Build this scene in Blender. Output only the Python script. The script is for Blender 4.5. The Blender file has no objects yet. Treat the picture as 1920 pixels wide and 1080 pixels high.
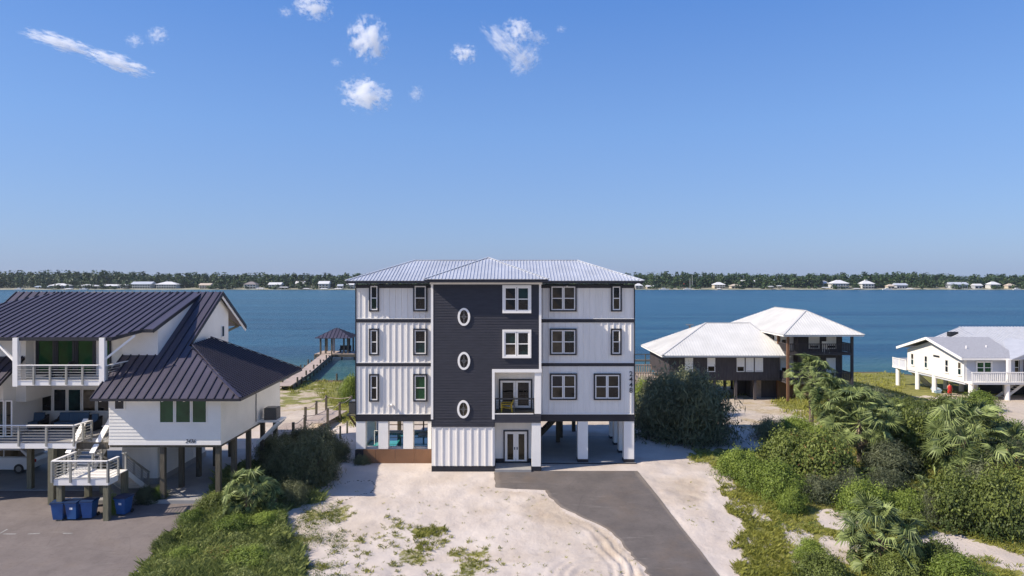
import bpy, math, random
import numpy as np
from mathutils import Vector, Matrix

# ------------------------------------------------------------------ camera, sky, sun, exposure
SC = bpy.context.scene
ZC, F, U0, V0 = 12.8, 1280.0, 960.0, 524.0        # eye height (m), focal length in photo pixels, principal column, horizon row
cam_d = bpy.data.cameras.new('camera'); cam = bpy.data.objects.new('camera', cam_d)
SC.collection.objects.link(cam); SC.camera = cam
cam.location = (0, 0, ZC); cam.rotation_euler = (math.radians(90), 0, 0)
cam_d.sensor_width = 36; cam_d.lens = 24; cam_d.shift_y = -16 / 1920
cam_d.clip_start = 0.5; cam_d.clip_end = 20000

SUN_TRAVEL = Vector((1.16, 0.32, -1.0)).normalized()
to_sun = -SUN_TRAVEL
EL = math.asin(to_sun.z); AZ = math.atan2(to_sun.x, to_sun.y)
world = bpy.data.worlds.new('World'); SC.world = world; world.use_nodes = True
wn = world.node_tree.nodes; wl = world.node_tree.links
sky = wn.new('ShaderNodeTexSky'); sky.sky_type = 'NISHITA'; sky.sun_disc = False
sky.sun_elevation = EL; sky.sun_rotation = AZ % (2 * math.pi)
sky.altitude = 0; sky.air_density = 1.0; sky.dust_density = 1.0; sky.ozone_density = 10.0
bg = wn['Background']; bg.inputs['Strength'].default_value = 0.15
# maritime haze: the physical sky blended with a smooth zenith-to-horizon gradient, the same all the way round
tcw = wn.new('ShaderNodeTexCoord'); sxw = wn.new('ShaderNodeSeparateXYZ'); wl.new(tcw.outputs['Generated'], sxw.inputs[0])
rw = wn.new('ShaderNodeValToRGB'); wl.new(sxw.outputs[2], rw.inputs['Fac']); els = rw.color_ramp.elements
els[0].position = 0.0; els[0].color = (.310, .395, .625, 1); els[1].position = 1.0; els[1].color = (.075, .18, .54, 1)
for pos_, c_ in ((.10, (.262, .39, .68)), (.209, (.205, .37, .735)), (.372, (.108, .27, .70)), (.6, (.085, .21, .60))):
    e_ = els.new(pos_); e_.color = (*c_, 1)
vs = wn.new('ShaderNodeVectorMath'); vs.operation = 'SCALE'; vs.inputs['Scale'].default_value = 0.71 / 0.15; wl.new(rw.outputs[0], vs.inputs[0])
mw = wn.new('ShaderNodeMix'); mw.data_type = 'RGBA'; mw.inputs[0].default_value = .74; wl.new(sky.outputs[0], mw.inputs[6]); wl.new(vs.outputs[0], mw.inputs[7]); wl.new(mw.outputs[2], bg.inputs['Color'])
sun_d = bpy.data.lights.new('sun', 'SUN'); sun_d.energy = 4.7; sun_d.angle = math.radians(0.5); sun_d.color = (1.0, 0.90, 0.77)
sun = bpy.data.objects.new('sun', sun_d); SC.collection.objects.link(sun)
sun.rotation_euler = SUN_TRAVEL.to_track_quat('-Z', 'Y').to_euler(); sun.location = (-60, -10, 60)
SC.view_settings.view_transform = 'Standard'; SC.view_settings.look = 'None'
SC.view_settings.exposure = 0.48; SC.view_settings.gamma = 1.0; SC.view_settings.use_curve_mapping = False
SC.cycles.max_bounces = 16; SC.cycles.diffuse_bounces = 4; SC.cycles.glossy_bounces = 4; SC.cycles.volume_bounces = 16; SC.cycles.transparent_max_bounces = 8
SC.cycles.use_denoising = True

# ------------------------------------------------------------------ helpers
R = random.Random(11)
RG = np.random.default_rng(5)
COL = SC.collection
def X(u, Y): return (u - U0) * Y / F
def Z(v, Y): return ZC - (v - V0) * Y / F

def set_tag(o, label=None, cat=None, group=None, kind=None):
    if label: o['label'] = label
    if cat: o['category'] = cat
    if group: o['group'] = group
    if kind: o['kind'] = kind
    return o

def thing(name, label, cat, loc=(0, 0, 0), group=None, rz=0.0):
    o = bpy.data.objects.new(name, None); o.empty_display_size = 0.2; COL.objects.link(o)
    o.location = loc; o.rotation_euler = (0, 0, rz)
    return set_tag(o, label, cat, group)

def origin_of(p):
    v = Vector((0, 0, 0))
    while p is not None:
        v += p.location; p = p.parent
    return v

def copy_tree(o, parent=None):
    c = o.copy(); COL.objects.link(c); c.parent = parent
    for ch in list(o.children): copy_tree(ch, c)
    return c

class Frame:
    """wall frame: O corner, U to the right along the wall, V up, N outward"""
    def __init__(s, O, U, V, N): s.O, s.U, s.V, s.N = Vector(O), Vector(U).normalized(), Vector(V).normalized(), Vector(N).normalized()
    def p(s, u, v, n): return s.O + s.U * u + s.V * v + s.N * n
def front(y): return Frame((0, y, 0), (1, 0, 0), (0, 0, 1), (0, -1, 0))          # u = x, v = z
def right_side(x): return Frame((x, 0, 0), (0, 1, 0), (0, 0, 1), (1, 0, 0))      # u = y, v = z
def left_side(x): return Frame((x, 0, 0), (0, 1, 0), (0, 0, 1), (-1, 0, 0))

class MB:
    def __init__(s): s.v, s.f = [], []
    def add(s, pts, faces):
        b = len(s.v); s.v += [tuple(p) for p in pts]; s.f += [tuple(b + i for i in f) for f in faces]; return s
    def box(s, x0, x1, y0, y1, z0, z1):
        p = [(x, y, z) for z in (z0, z1) for y in (y0, y1) for x in (x0, x1)]
        return s.add(p, [(0, 2, 3, 1), (4, 5, 7, 6), (0, 1, 5, 4), (2, 6, 7, 3), (0, 4, 6, 2), (1, 3, 7, 5)])
    def fb(s, fr, u0, u1, v0, v1, n0, n1):
        p = [fr.p(u, v, n) for n in (n0, n1) for v in (v0, v1) for u in (u0, u1)]
        return s.add(p, [(0, 2, 3, 1), (4, 5, 7, 6), (0, 1, 5, 4), (2, 6, 7, 3), (0, 4, 6, 2), (1, 3, 7, 5)])
    def ring(s, fr, u0, u1, v0, v1, w, n0, n1):
        s.fb(fr, u0, u0 + w, v0, v1, n0, n1); s.fb(fr, u1 - w, u1, v0, v1, n0, n1)
        s.fb(fr, u0 + w, u1 - w, v0, v0 + w, n0, n1); s.fb(fr, u0 + w, u1 - w, v1 - w, v1, n0, n1); return s
    def beam(s, p, q, w, h, up=(0, 0, 1)):
        p, q = Vector(p), Vector(q); d = (q - p).normalized(); up = Vector(up)
        if abs(d.dot(up)) > 0.98: up = Vector((0, 1, 0))
        a = d.cross(up).normalized(); b = a.cross(d).normalized()
        pts = [c + a * (i * w / 2) + b * (j * h / 2) for c in (p, q) for i, j in ((-1, -1), (1, -1), (1, 1), (-1, 1))]
        return s.add(pts, [(3, 2, 1, 0), (4, 5, 6, 7), (0, 1, 5, 4), (1, 2, 6, 5), (2, 3, 7, 6), (3, 0, 4, 7)])
    def tube(s, p, q, r, n=8, r2=None, cap=True):
        p, q = Vector(p), Vector(q); d = (q - p).normalized(); r2 = r if r2 is None else r2
        up = Vector((0, 0, 1)) if abs(d.z) < 0.95 else Vector((1, 0, 0))
        a = d.cross(up).normalized(); b = a.cross(d).normalized()
        pts = []
        for c, rr in ((p, r), (q, r2)):
            for i in range(n):
                t = 2 * math.pi * i / n; pts.append(c + a * math.cos(t) * rr + b * math.sin(t) * rr)
        fs = [(i, (i + 1) % n, n + (i + 1) % n, n + i) for i in range(n)]
        if cap: fs += [tuple(range(n))[::-1], tuple(range(n, 2 * n))]
        return s.add(pts, fs)
    def prism(s, pts, vec):
        pts = [Vector(p) for p in pts]; vec = Vector(vec); n = len(pts)
        fs = [tuple(range(n)), tuple(range(2 * n - 1, n - 1, -1))] + [(i, n + i, n + (i + 1) % n, (i + 1) % n) for i in range(n)]
        return s.add(pts + [p + vec for p in pts], fs)
    def poly(s, pts): return s.add(pts, [tuple(range(len(pts)))])
    def build(s, name, m, parent=None, label=None, kind=None, smooth=False, fix=True):
        me = bpy.data.meshes.new(name); off = origin_of(parent)
        me.from_pydata([(a - off.x, b - off.y, c - off.z) for a, b, c in s.v], [], s.f)
        if fix:
            import bmesh
            bm = bmesh.new(); bm.from_mesh(me); bmesh.ops.recalc_face_normals(bm, faces=bm.faces); bm.to_mesh(me); bm.free()
        if smooth: me.polygons.foreach_set('use_smooth', [True] * len(me.polygons))
        me.materials.append(m)
        o = bpy.data.objects.new(name, me); COL.objects.link(o); o.parent = parent
        if label: o['label'] = label
        if kind: o['kind'] = kind
        return o

def B(name, m, parent, *box, **kw): return MB().box(*box).build(name, m, parent, **kw)

def share(name, me, m, parent, loc, scale=(1, 1, 1), rot=(0, 0, 0)):
    o = bpy.data.objects.new(name, me); COL.objects.link(o); o.parent = parent
    o.location = Vector(loc) - origin_of(parent); o.scale = scale; o.rotation_euler = rot
    return o
def unit_box(name, m):
    me = bpy.data.meshes.new(name); b = MB().box(-.5, .5, -.5, .5, 0, 1); me.from_pydata(b.v, [], b.f); me.materials.append(m); return me

# ---- materials
def mat(name, col, rough=0.6, metal=0.0, var=0.12, scale=1.5, bump=0.0, bscale=20.0, col2=None, spec=0.5, stretch=None, coords='Position', detail=4.0):
    m = bpy.data.materials.new(name); m.use_nodes = True; nt = m.node_tree; N = nt.nodes; L = nt.links
    p = N['Principled BSDF']; p.inputs['Roughness'].default_value = rough; p.inputs['Metallic'].default_value = metal
    p.inputs['Specular IOR Level'].default_value = spec
    if coords == 'Position': src = N.new('ShaderNodeNewGeometry').outputs['Position']
    else: src = N.new('ShaderNodeTexCoord').outputs['Object']
    if stretch:
        mp = N.new('ShaderNodeMapping'); mp.inputs['Scale'].default_value = stretch; L.new(src, mp.inputs['Vector']); src = mp.outputs[0]
    n = N.new('ShaderNodeTexNoise'); n.inputs['Scale'].default_value = scale; n.inputs['Detail'].default_value = detail; n.inputs['Roughness'].default_value = 0.6
    L.new(src, n.inputs['Vector'])
    r = N.new('ShaderNodeValToRGB'); c = np.array(col); c2 = np.array(col2) if col2 else None
    r.color_ramp.elements[0].position = 0.3; r.color_ramp.elements[1].position = 0.7
    lo = c * (1 - var) if c2 is None else c; hi = c * (1 + var) if c2 is None else c2
    r.color_ramp.elements[0].color = (*np.clip(lo, 0, 1), 1); r.color_ramp.elements[1].color = (*np.clip(hi, 0, 1), 1)
    L.new(n.outputs['Fac'], r.inputs['Fac']); L.new(r.outputs['Color'], p.inputs['Base Color'])
    if bump:
        n2 = N.new('ShaderNodeTexNoise'); n2.inputs['Scale'].default_value = bscale; n2.inputs['Detail'].default_value = 3; L.new(src, n2.inputs['Vector'])
        b = N.new('ShaderNodeBump'); b.inputs['Strength'].default_value = bump; b.inputs['Distance'].default_value = 0.03
        L.new(n2.outputs['Fac'], b.inputs['Height']); L.new(b.outputs[0], p.inputs['Normal'])
    return m

M = {}
M['white'] = mat('white_board', (.83, .795, .735), .55, var=.065, scale=1.1, stretch=(2.2, 2.2, .35), detail=7)
M['white_trim'] = mat('white_trim', (.85, .82, .77), .45, var=.03)
M['stucco'] = mat('white_painted_siding', (.77, .74, .68), .6, var=.06, scale=.7)
M['navy'] = mat('dark_siding', (.028, .0275, .036), .6, var=.22, scale=1.2, stretch=(1, 1, 6))
M['seam'] = mat('dark_roof_seam', (.018, .016, .024), .5)  # ribs darker than the panels: caulk, with seam shading put into the colour
M['rod'] = mat('pale_rail_rod', (.50, .49, .46), .5, .2)
M['black'] = mat('black_trim', (.012, .013, .02), .5, var=.15)
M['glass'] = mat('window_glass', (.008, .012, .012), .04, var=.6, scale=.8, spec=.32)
M['green_glass'] = mat('green_tinted_glass', (.010, .060, .022), .05, var=.35, scale=.9, spec=.32)
M['galv'] = mat('galvanised_roof', (.52, .54, .58), .42, .25, var=.10, scale=.6)
M['bronze'] = mat('dark_bronze_roof', (.064, .055, .076), .42, .05, var=.14, scale=.5)
M['white_roof'] = mat('white_metal_roof', (.60, .59, .56), .55, .0, var=.10, scale=.5, detail=8)
M['shingle'] = mat('grey_shingle_roof', (.32, .32, .34), .85, var=.25, scale=9, bump=.4)
M['wood_dark'] = mat('treated_wood', (.10, .085, .06), .8, var=.35, scale=3, stretch=(4, 4, .6), bump=.3)
M['wood_olive'] = mat('weathered_post', (.155, .145, .095), .8, var=.3, scale=3, stretch=(4, 4, .6), bump=.3)
M['wood_brown'] = mat('dark_brown_siding', (.060, .052, .055), .75, var=.3, scale=2, stretch=(3, 3, .4))
M['wood_red'] = mat('red_brown_wood', (.15, .075, .04), .75, var=.25, scale=3, stretch=(3, 3, .4))
M['wood_grey'] = mat('weathered_grey_wood', (.36, .29, .24), .85, var=.25, scale=4, bump=.3)
M['pier'] = mat('pier_boards', (.42, .33, .27), .85, var=.15, scale=2)
M['concrete'] = mat('concrete', (.30, .29, .28), .8, var=.12, scale=1.2)
M['tan_slab'] = mat('tan_concrete', (.50, .42, .31), .85, var=.1)
M['grey_metal'] = mat('grey_metal', (.22, .22, .22), .45, .6, var=.1)
M['rail_post'] = mat('painted_rail_post', (.33, .32, .28), .6, var=.1)
M['dark_metal'] = mat('dark_metal', (.03, .032, .036), .45, .4, var=.1)
M['blue_plastic'] = mat('blue_plastic', (.02, .095, .28), .4, var=.15)
M['cushion'] = mat('blue_grey_cushion', (.055, .105, .17), .9, var=.1)
M['wicker'] = mat('dark_wicker', (.02, .02, .024), .7, var=.2)
M['brown_panel'] = mat('brown_pool_panel', (.20, .10, .05), .45, var=.15, scale=.8)
M['pool_water'] = mat('pool_water', (.05, .34, .32), .06, var=.1)
M['yellow'] = mat('yellow_plastic', (.62, .42, .02), .5, var=.05)
M['car_white'] = mat('white_car_paint', (.68, .70, .72), .25, var=.02, spec=.6)
M['rubber'] = mat('rubber', (.02, .02, .02), .8, var=.1)
M['red'] = mat('red_cloth', (.50, .02, .02), .8, var=.1)
M['skin'] = mat('skin', (.48, .27, .18), .6, var=.05)
M['hair'] = mat('dark_hair', (.03, .02, .015), .6, var=.1)
M['blue_tarp'] = mat('pale_blue_cover', (.30, .42, .52), .5, var=.2)

# panes differ: dark rooms, with brown and teal reflections put into the glass colour
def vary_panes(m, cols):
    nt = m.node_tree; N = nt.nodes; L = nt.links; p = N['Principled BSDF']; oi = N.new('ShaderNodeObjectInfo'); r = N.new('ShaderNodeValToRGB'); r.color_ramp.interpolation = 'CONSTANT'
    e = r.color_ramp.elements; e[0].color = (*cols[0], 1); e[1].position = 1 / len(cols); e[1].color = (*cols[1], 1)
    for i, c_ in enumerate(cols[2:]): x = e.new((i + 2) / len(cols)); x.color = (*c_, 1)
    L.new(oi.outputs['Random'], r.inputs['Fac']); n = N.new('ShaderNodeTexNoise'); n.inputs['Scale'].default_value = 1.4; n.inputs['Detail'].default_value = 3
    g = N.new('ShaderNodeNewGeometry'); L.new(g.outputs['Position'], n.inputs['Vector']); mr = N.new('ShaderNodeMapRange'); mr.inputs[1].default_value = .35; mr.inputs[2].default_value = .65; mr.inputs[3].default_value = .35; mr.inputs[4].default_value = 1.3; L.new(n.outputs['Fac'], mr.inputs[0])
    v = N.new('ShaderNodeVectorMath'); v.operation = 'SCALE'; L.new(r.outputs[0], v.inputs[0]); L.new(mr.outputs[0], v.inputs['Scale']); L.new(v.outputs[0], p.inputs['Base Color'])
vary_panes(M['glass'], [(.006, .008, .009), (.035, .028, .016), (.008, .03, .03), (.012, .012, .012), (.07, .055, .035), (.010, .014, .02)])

# ---- ground shape
def sstep(a, b, x):
    t = np.clip((x - a) / (b - a), 0, 1); return t * t * (3 - 2 * t)
def vnoise(x, y, s, seed=0):
    """value noise, numpy"""
    x = np.asarray(x, float) / s + 1000.37 * (seed + 1); y = np.asarray(y, float) / s + 717.1 * (seed + 1)
    xi, yi = np.floor(x), np.floor(y); fx, fy = x - xi, y - yi
    fx = fx * fx * (3 - 2 * fx); fy = fy * fy * (3 - 2 * fy)
    def h(a, b):
        t = np.sin(a * 127.1 + b * 311.7 + seed * 13.7) * 43758.5453; return t - np.floor(t)
    return (h(xi, yi) * (1 - fx) + h(xi + 1, yi) * fx) * (1 - fy) + (h(xi, yi + 1) * (1 - fx) + h(xi + 1, yi + 1) * fx) * fy
def fbm(x, y, s, seed=0, o=4):
    t, a, w = 0, 0.5, 0
    for i in range(o): t = t + a * vnoise(x, y, s / 2 ** i, seed + i * 7); w += a; a *= .5
    return t / w
def base_z(x, y):
    x = np.asarray(x, float); y = np.asarray(y, float)
    z = -0.12 * (47 - y); z = np.clip(z, -1.35, 0)
    z = np.where(y > 47, 0, z)
    left = sstep(-13.5, -17.5, x) * sstep(38, 43, y) * (1 - sstep(60, 75, y))
    z = z * (1 - left) + np.minimum(z, -0.55) * left
    shore = np.interp(x, [-120, -45, -25, 0, 45, 56, 64, 140], [94, 94, 95.5, 98, 104, 104, 97, 96]) + 1.2 * (vnoise(x, x * 0, 6, 3) - .5)
    d = y - (shore - 35)
    far = np.where(d > 0, -d * 1.3 / 35, 0); far = np.where(d > 35, -1.3 - (d - 35) * .25, far); far = np.maximum(far, -6)
    return z + far
def uv_of(x, y, z): return U0 + x * F / y, V0 + (ZC - z) * F / y
def G(u, v):
    z = 0.0
    for _ in range(8):
        y = (ZC - z) * F / (v - V0); x = (u - U0) * y / F; z = float(base_z(x, y))
    return Vector((x, y, z))
def inside(u, v, poly):
    u = np.asarray(u, float); v = np.asarray(v, float); r = np.zeros(u.shape, bool); n = len(poly)
    for i in range(n):
        (a, b), (c, d) = poly[i], poly[(i + 1) % n]
        if b == d: continue
        k = ((b > v) != (d > v)) & (u < (c - a) * (v - b) / (d - b) + a); r ^= k
    return r

# ------------------------------------------------------------------ ground, asphalt, water, far shore
DRIVE_L = [(928, 881), (928, 915.5), (1020, 918.5), (1030, 932), (1052, 952), (1095, 972), (1135, 990), (1160, 1010), (1178, 1035), (1205, 1058), (1216, 1085), (1225, 1160), (1260, 1400)]
DRIVE_R = [(1190, 878), (1212, 905), (1240, 940), (1270, 980), (1310, 1030), (1352, 1085), (1400, 1160), (1540, 1400)]
def edge_xy(lst): return [tuple(G(u, v))[:2] for u, v in lst]
DL = sorted(edge_xy(DRIVE_L), key=lambda p: p[1]); DR = sorted(edge_xy(DRIVE_R), key=lambda p: p[1])
def drive_edges(y):
    l = np.interp(y, [p[1] for p in DL], [p[0] for p in DL]); r = np.interp(y, [p[1] for p in DR], [p[0] for p in DR])
    return l, r
LOT = [(-400, 1500), (-400, 918), (0, 918), (100, 935), (240, 932), (330, 915), (405, 912), (390, 945), (345, 985), (290, 1035), (240, 1090), (100, 1500)]
LOT_XY = [tuple(G(u, v))[:2] for u, v in LOT]

ax = lambda *seg: np.unique(np.concatenate([np.arange(a, b, s) for a, b, s in seg]).round(4))
xs = ax((-900, -120, 60), (-120, -44, 4), (-44, -15, .3), (-15, 17, .14), (17, 78, .3), (78, 150, 4), (150, 960, 60))
ys = ax((-400, 0, 50), (0, 28, 3), (28, 31, .5), (31, 48, .14), (48, 110, .33), (110, 190, 20))
GX, GY = np.meshgrid(xs, ys)
GZ = base_z(GX, GY)
YY = np.maximum(GY, 5)
PU, PV = uv_of(GX, YY, GZ)
front_ok = GY > 20
wu = PU + 34 * (fbm(GX, GY, 3, 2) - .5) + 26 * (fbm(GX, GY, .7, 12) - .5); wv = PV + 24 * (fbm(GX, GY, 3, 9) - .5) + 16 * (fbm(GX, GY, .7, 19) - .5)
dl, dr = drive_edges(YY)
on_drive = sstep(-.5, -.15, -(np.maximum(dl - GX, GX - dr))) * (GY < 46.2) if False else ((GX > dl - .25) & (GX < dr + .25) & (GY < 46.3) & (GY > 8))
in_lot = inside(GX, GY, LOT_XY)
soft = ~(on_drive | in_lot) & (GY > 20)
# relief: gentle dunes, small lumps, wheel ridges beside the driveway
rel = .18 * (fbm(GX, GY, 4.5, 1) - .5) + .13 * (fbm(GX, GY, .9, 5) - .5) * (GY < 70)
tr_poly = [(925, 918), (1020, 925), (1060, 960), (1140, 995), (1180, 1040), (1215, 1085), (1050, 1090), (1060, 1010), (900, 930)]
tm = inside(PU, PV, tr_poly)
lat = (GX - drive_edges(YY)[0])
rowp = (GY - 32) / 9.0
ridge = (.075 * np.sin(lat * 11 + 9.0 * fbm(GX, GY, 3.5, 4)) + .05 * (fbm(GX, GY, .5, 14) - .5)) * sstep(-2.2, -.9, lat) * sstep(0, -.25, lat) * sstep(1.0, .25, rowp) * (.3 + 1.2 * fbm(GX, GY, 1.6, 15))
rel = rel + ridge * tm * (GY < 41.5)
arc_c = G(1135, 1085); rr = np.hypot(GX - arc_c.x, GY - arc_c.y)
rel = rel + .035 * np.sin(rr * 12) * np.exp(-((rr - 2.0) / .8) ** 2) * (GX < arc_c.x)
track2 = inside(PU, PV, [(1200, 885), (1330, 885), (1330, 960), (1260, 960)])
rel = rel + .16 * (fbm(GX * .5, GY, .5, 8) - .5) * track2 + .10 * (fbm(GX, GY, .55, 18) - .5) * tm * sstep(36.5, 38.5, GY)
nearhouse = (GX > -11.3) & (GX < 9) & (GY > 45.6) & (GY < 56)
rel = np.where(nearhouse | ~soft, 0, rel)
slabs = ((GX < -16) & (GX > -46) & (GY > 40.5) & (GY < 54))
rel = np.where(slabs, 0, rel)
GZ = GZ + rel
GZ = np.where(nearhouse, np.minimum(GZ, -.02), GZ)

VEG = [([(220, 1110), (300, 1012), (375, 935), (415, 885), (470, 862), (590, 850), (628, 895), (600, 935), (560, 950), (530, 985), (548, 1020), (560, 1110)], 1.0),
       ([(520, 940), (640, 945), (760, 985), (900, 1000), (960, 1050), (900, 1110), (530, 1110)], .36),
       ([(790, 985), (870, 990), (915, 1025), (860, 1050), (780, 1030)], .44),
       ([(1300, 838), (1440, 845), (1430, 812), (1545, 812), (1490, 745), (1600, 735), (1760, 752), (1870, 795), (1960, 830), (1960, 1110), (1700, 1110), (1500, 1090), (1470, 1000), (1400, 930), (1335, 873), (1285, 866)], 1.0),
       ([(1340, 900), (1400, 925), (1480, 1010), (1520, 1100), (1380, 1100), (1400, 1000)], .45),
       ([(600, 700), (680, 700), (680, 800), (640, 790), (610, 745)], .9),
       ([(530, 708), (665, 708), (665, 728), (530, 735)], .75),
       ([(520, 735), (640, 735), (640, 760), (520, 765)], .45),
       ([(1180, 690), (1960, 690), (1960, 738), (1640, 745), (1400, 742), (1180, 740)], .85),
       ([(1440, 742), (1540, 752), (1520, 776), (1460, 764)], .8),
       ([(1180, 720), (1300, 740), (1330, 800), (1200, 800)], .7),
       ([(-60, 690), (520, 690), (520, 760), (-60, 790)], .5)]
SANDY = [([(1690, 985), (1790, 1000), (1960, 1050), (1960, 1085), (1800, 1040), (1700, 1015)], 1), ([(1868, 762), (1960, 770), (1960, 812), (1890, 800)], 1),
         ([(1530, 955), (1610, 965), (1600, 992), (1545, 990)], .75), ([(1545, 1005), (1625, 1025), (1600, 1062), (1525, 1045)], .75), ([(1470, 985), (1520, 1010), (1530, 1080), (1480, 1060)], .7)]
veg = np.zeros(GX.shape)
for poly, w in VEG: veg = np.maximum(veg, inside(wu, wv, poly) * w)
for poly, w in SANDY: veg = np.where(inside(wu, wv, poly), np.minimum(veg, 1 - w + .05), veg)
veg = np.where((GY > 112), .7, veg); veg = np.where(GY < 28, .12, veg); veg = np.where(np.abs(GX) > 70, .8, veg)
patch = fbm(GX, GY, 1.6, 21)
veg = np.where(veg > .93, veg, np.clip((patch - (1 - veg) * .95 + .12) * 6, 0, 1) * np.minimum(1, veg * 1.6))
dry = np.clip((fbm(GX, GY, 2.4, 33) - .42) * 4, 0, 1) * inside(wu, wv, [(1385, 745), (1500, 745), (1560, 800), (1530, 815), (1380, 815)])
dry = np.maximum(dry, inside(wu, wv, [(500, 728), (650, 728), (630, 762), (500, 770)]) * .8)
dry = np.maximum(dry, (GY > 60) * .35)
wn_ = fbm(GX, GY, 1.8, 61)
tan = np.clip((.62 * tm * sstep(-4.5, -1.5, lat) + .75 * track2 * sstep(885, 900, PV) * sstep(965, 930, PV) * sstep(1345, 1300, PU)) * (wn_ * 3 - .6), 0, .8)
tan = np.maximum(tan, .35 * np.clip((fbm(GX, GY, 3.2, 71) - .45) * 5, 0, 1) * (GY > 34))
ny, nx = GX.shape
verts = np.stack([GX, GY, GZ], -1).reshape(-1, 3)
idx = np.arange(nx * ny).reshape(ny, nx)
quads = np.stack([idx[:-1, :-1], idx[:-1, 1:], idx[1:, 1:], idx[1:, :-1]], -1).reshape(-1, 4)

def np_mesh(name, verts, faces, m, attrs=None, smooth=False):
    me = bpy.data.meshes.new(name); k = faces.shape[1]
    me.vertices.add(len(verts)); me.vertices.foreach_set('co', np.ascontiguousarray(verts, dtype=np.float32).ravel())
    me.loops.add(faces.size); me.loops.foreach_set('vertex_index', np.ascontiguousarray(faces, dtype=np.int32).ravel())
    me.polygons.add(len(faces)); me.polygons.foreach_set('loop_start', np.arange(0, faces.size, k, dtype=np.int32))
    me.update(calc_edges=True); me.materials.append(m)
    for an, av in (attrs or {}).items():
        a = me.attributes.new(an, 'FLOAT', 'POINT'); a.data.foreach_set('value', np.ascontiguousarray(av, dtype=np.float32).ravel())
    if smooth: me.polygons.foreach_set('use_smooth', np.ones(len(faces), bool))
    return me
def link(name, me, parent=None, kind=None):
    o = bpy.data.objects.new(name, me); COL.objects.link(o); o.parent = parent
    if kind: o['kind'] = kind
    return o

def ground_material():
    m = bpy.data.materials.new('sand_and_ground_cover'); m.use_nodes = True; nt = m.node_tree; N = nt.nodes; L = nt.links; p = N['Principled BSDF']
    p.inputs['Roughness'].default_value = .92; p.inputs['Specular IOR Level'].default_value = .15
    pos = N.new('ShaderNodeNewGeometry').outputs['Position']
    def noise(s, d=5, r=.6):
        n = N.new('ShaderNodeTexNoise'); n.inputs['Scale'].default_value = s; n.inputs['Detail'].default_value = d; n.inputs['Roughness'].default_value = r; L.new(pos, n.inputs['Vector']); return n.outputs['Fac']
    def ramp(src, a, ca, b, cb):
        r = N.new('ShaderNodeValToRGB'); r.color_ramp.elements[0].position = a; r.color_ramp.elements[1].position = b
        r.color_ramp.elements[0].color = (*ca, 1); r.color_ramp.elements[1].color = (*cb, 1); L.new(src, r.inputs['Fac']); return r.outputs['Color']
    def attr(n): a = N.new('ShaderNodeAttribute'); a.attribute_name = n; return a.outputs['Fac']
    def mix(f, a, b):
        x = N.new('ShaderNodeMix'); x.data_type = 'RGBA'; L.new(f, x.inputs[0]); L.new(a, x.inputs[6]); L.new(b, x.inputs[7]); return x.outputs[2]
    def math_(op, a, b=None, v=None, clamp=False):
        x = N.new('ShaderNodeMath'); x.operation = op; x.use_clamp = clamp; L.new(a, x.inputs[0])
        if b is not None: L.new(b, x.inputs[1])
        if v is not None: x.inputs[1].default_value = v
        return x.outputs[0]
    sand = ramp(noise(.45, 6), .3, (.47, .405, .355), .7, (.58, .515, .46))
    tanc = ramp(noise(1.5, 6), .3, (.38, .30, .225), .7, (.47, .395, .305))
    sand = mix(attr('tan'), sand, tanc)
    specks = ramp(noise(7, 5, .75), .57, (0, 0, 0), .68, (1, 1, 1)); litter = ramp(noise(.7, 4), .42, (0, 0, 0), .62, (1, 1, 1))
    sp = math_('MULTIPLY', math_('MULTIPLY', specks, litter), v=.55)
    sand = mix(sp, sand, ramp(noise(3), .3, (.18, .14, .09), .7, (.32, .26, .17)))
    dryc = ramp(noise(2.3, 6, .7), .35, (.30, .22, .12), .65, (.52, .44, .31))
    c = mix(attr('dry'), sand, dryc)
    green = ramp(noise(1.3, 6, .7), .32, (.10, .11, .028), .68, (.29, .27, .085))
    f = math_('MULTIPLY', attr('veg'), v=1.0)
    edge = math_('ADD', f, math_('MULTIPLY', math_('SUBTRACT', noise(5, 5, .7), v=.5), v=1.1))
    f2 = ramp(edge, .38, (0, 0, 0), .62, (1, 1, 1))
    c = mix(f2, c, green)
    # wet dark strip along the water
    sepz = N.new('ShaderNodeSeparateXYZ'); L.new(pos, sepz.inputs[0])
    mr = N.new('ShaderNodeMapRange'); mr.inputs[1].default_value = -1.16; mr.inputs[2].default_value = -1.26; L.new(sepz.outputs[2], mr.inputs[0])
    by = math_('GREATER_THAN', sepz.outputs[1], v=85.0)
    c = mix(math_('MULTIPLY', mr.outputs[0], by), c, ramp(noise(3), .3, (.07, .045, .03), .7, (.16, .11, .075)))
    L.new(c, p.inputs['Base Color'])
    b = N.new('ShaderNodeBump'); b.inputs['Strength'].default_value = .55; b.inputs['Distance'].default_value = .06
    L.new(math_('ADD', noise(5, 6, .65), math_('MULTIPLY', noise(1.2, 3), v=1.5)), b.inputs['Height']); L.new(b.outputs[0], p.inputs['Normal'])
    return m
gm = ground_material()
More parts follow.
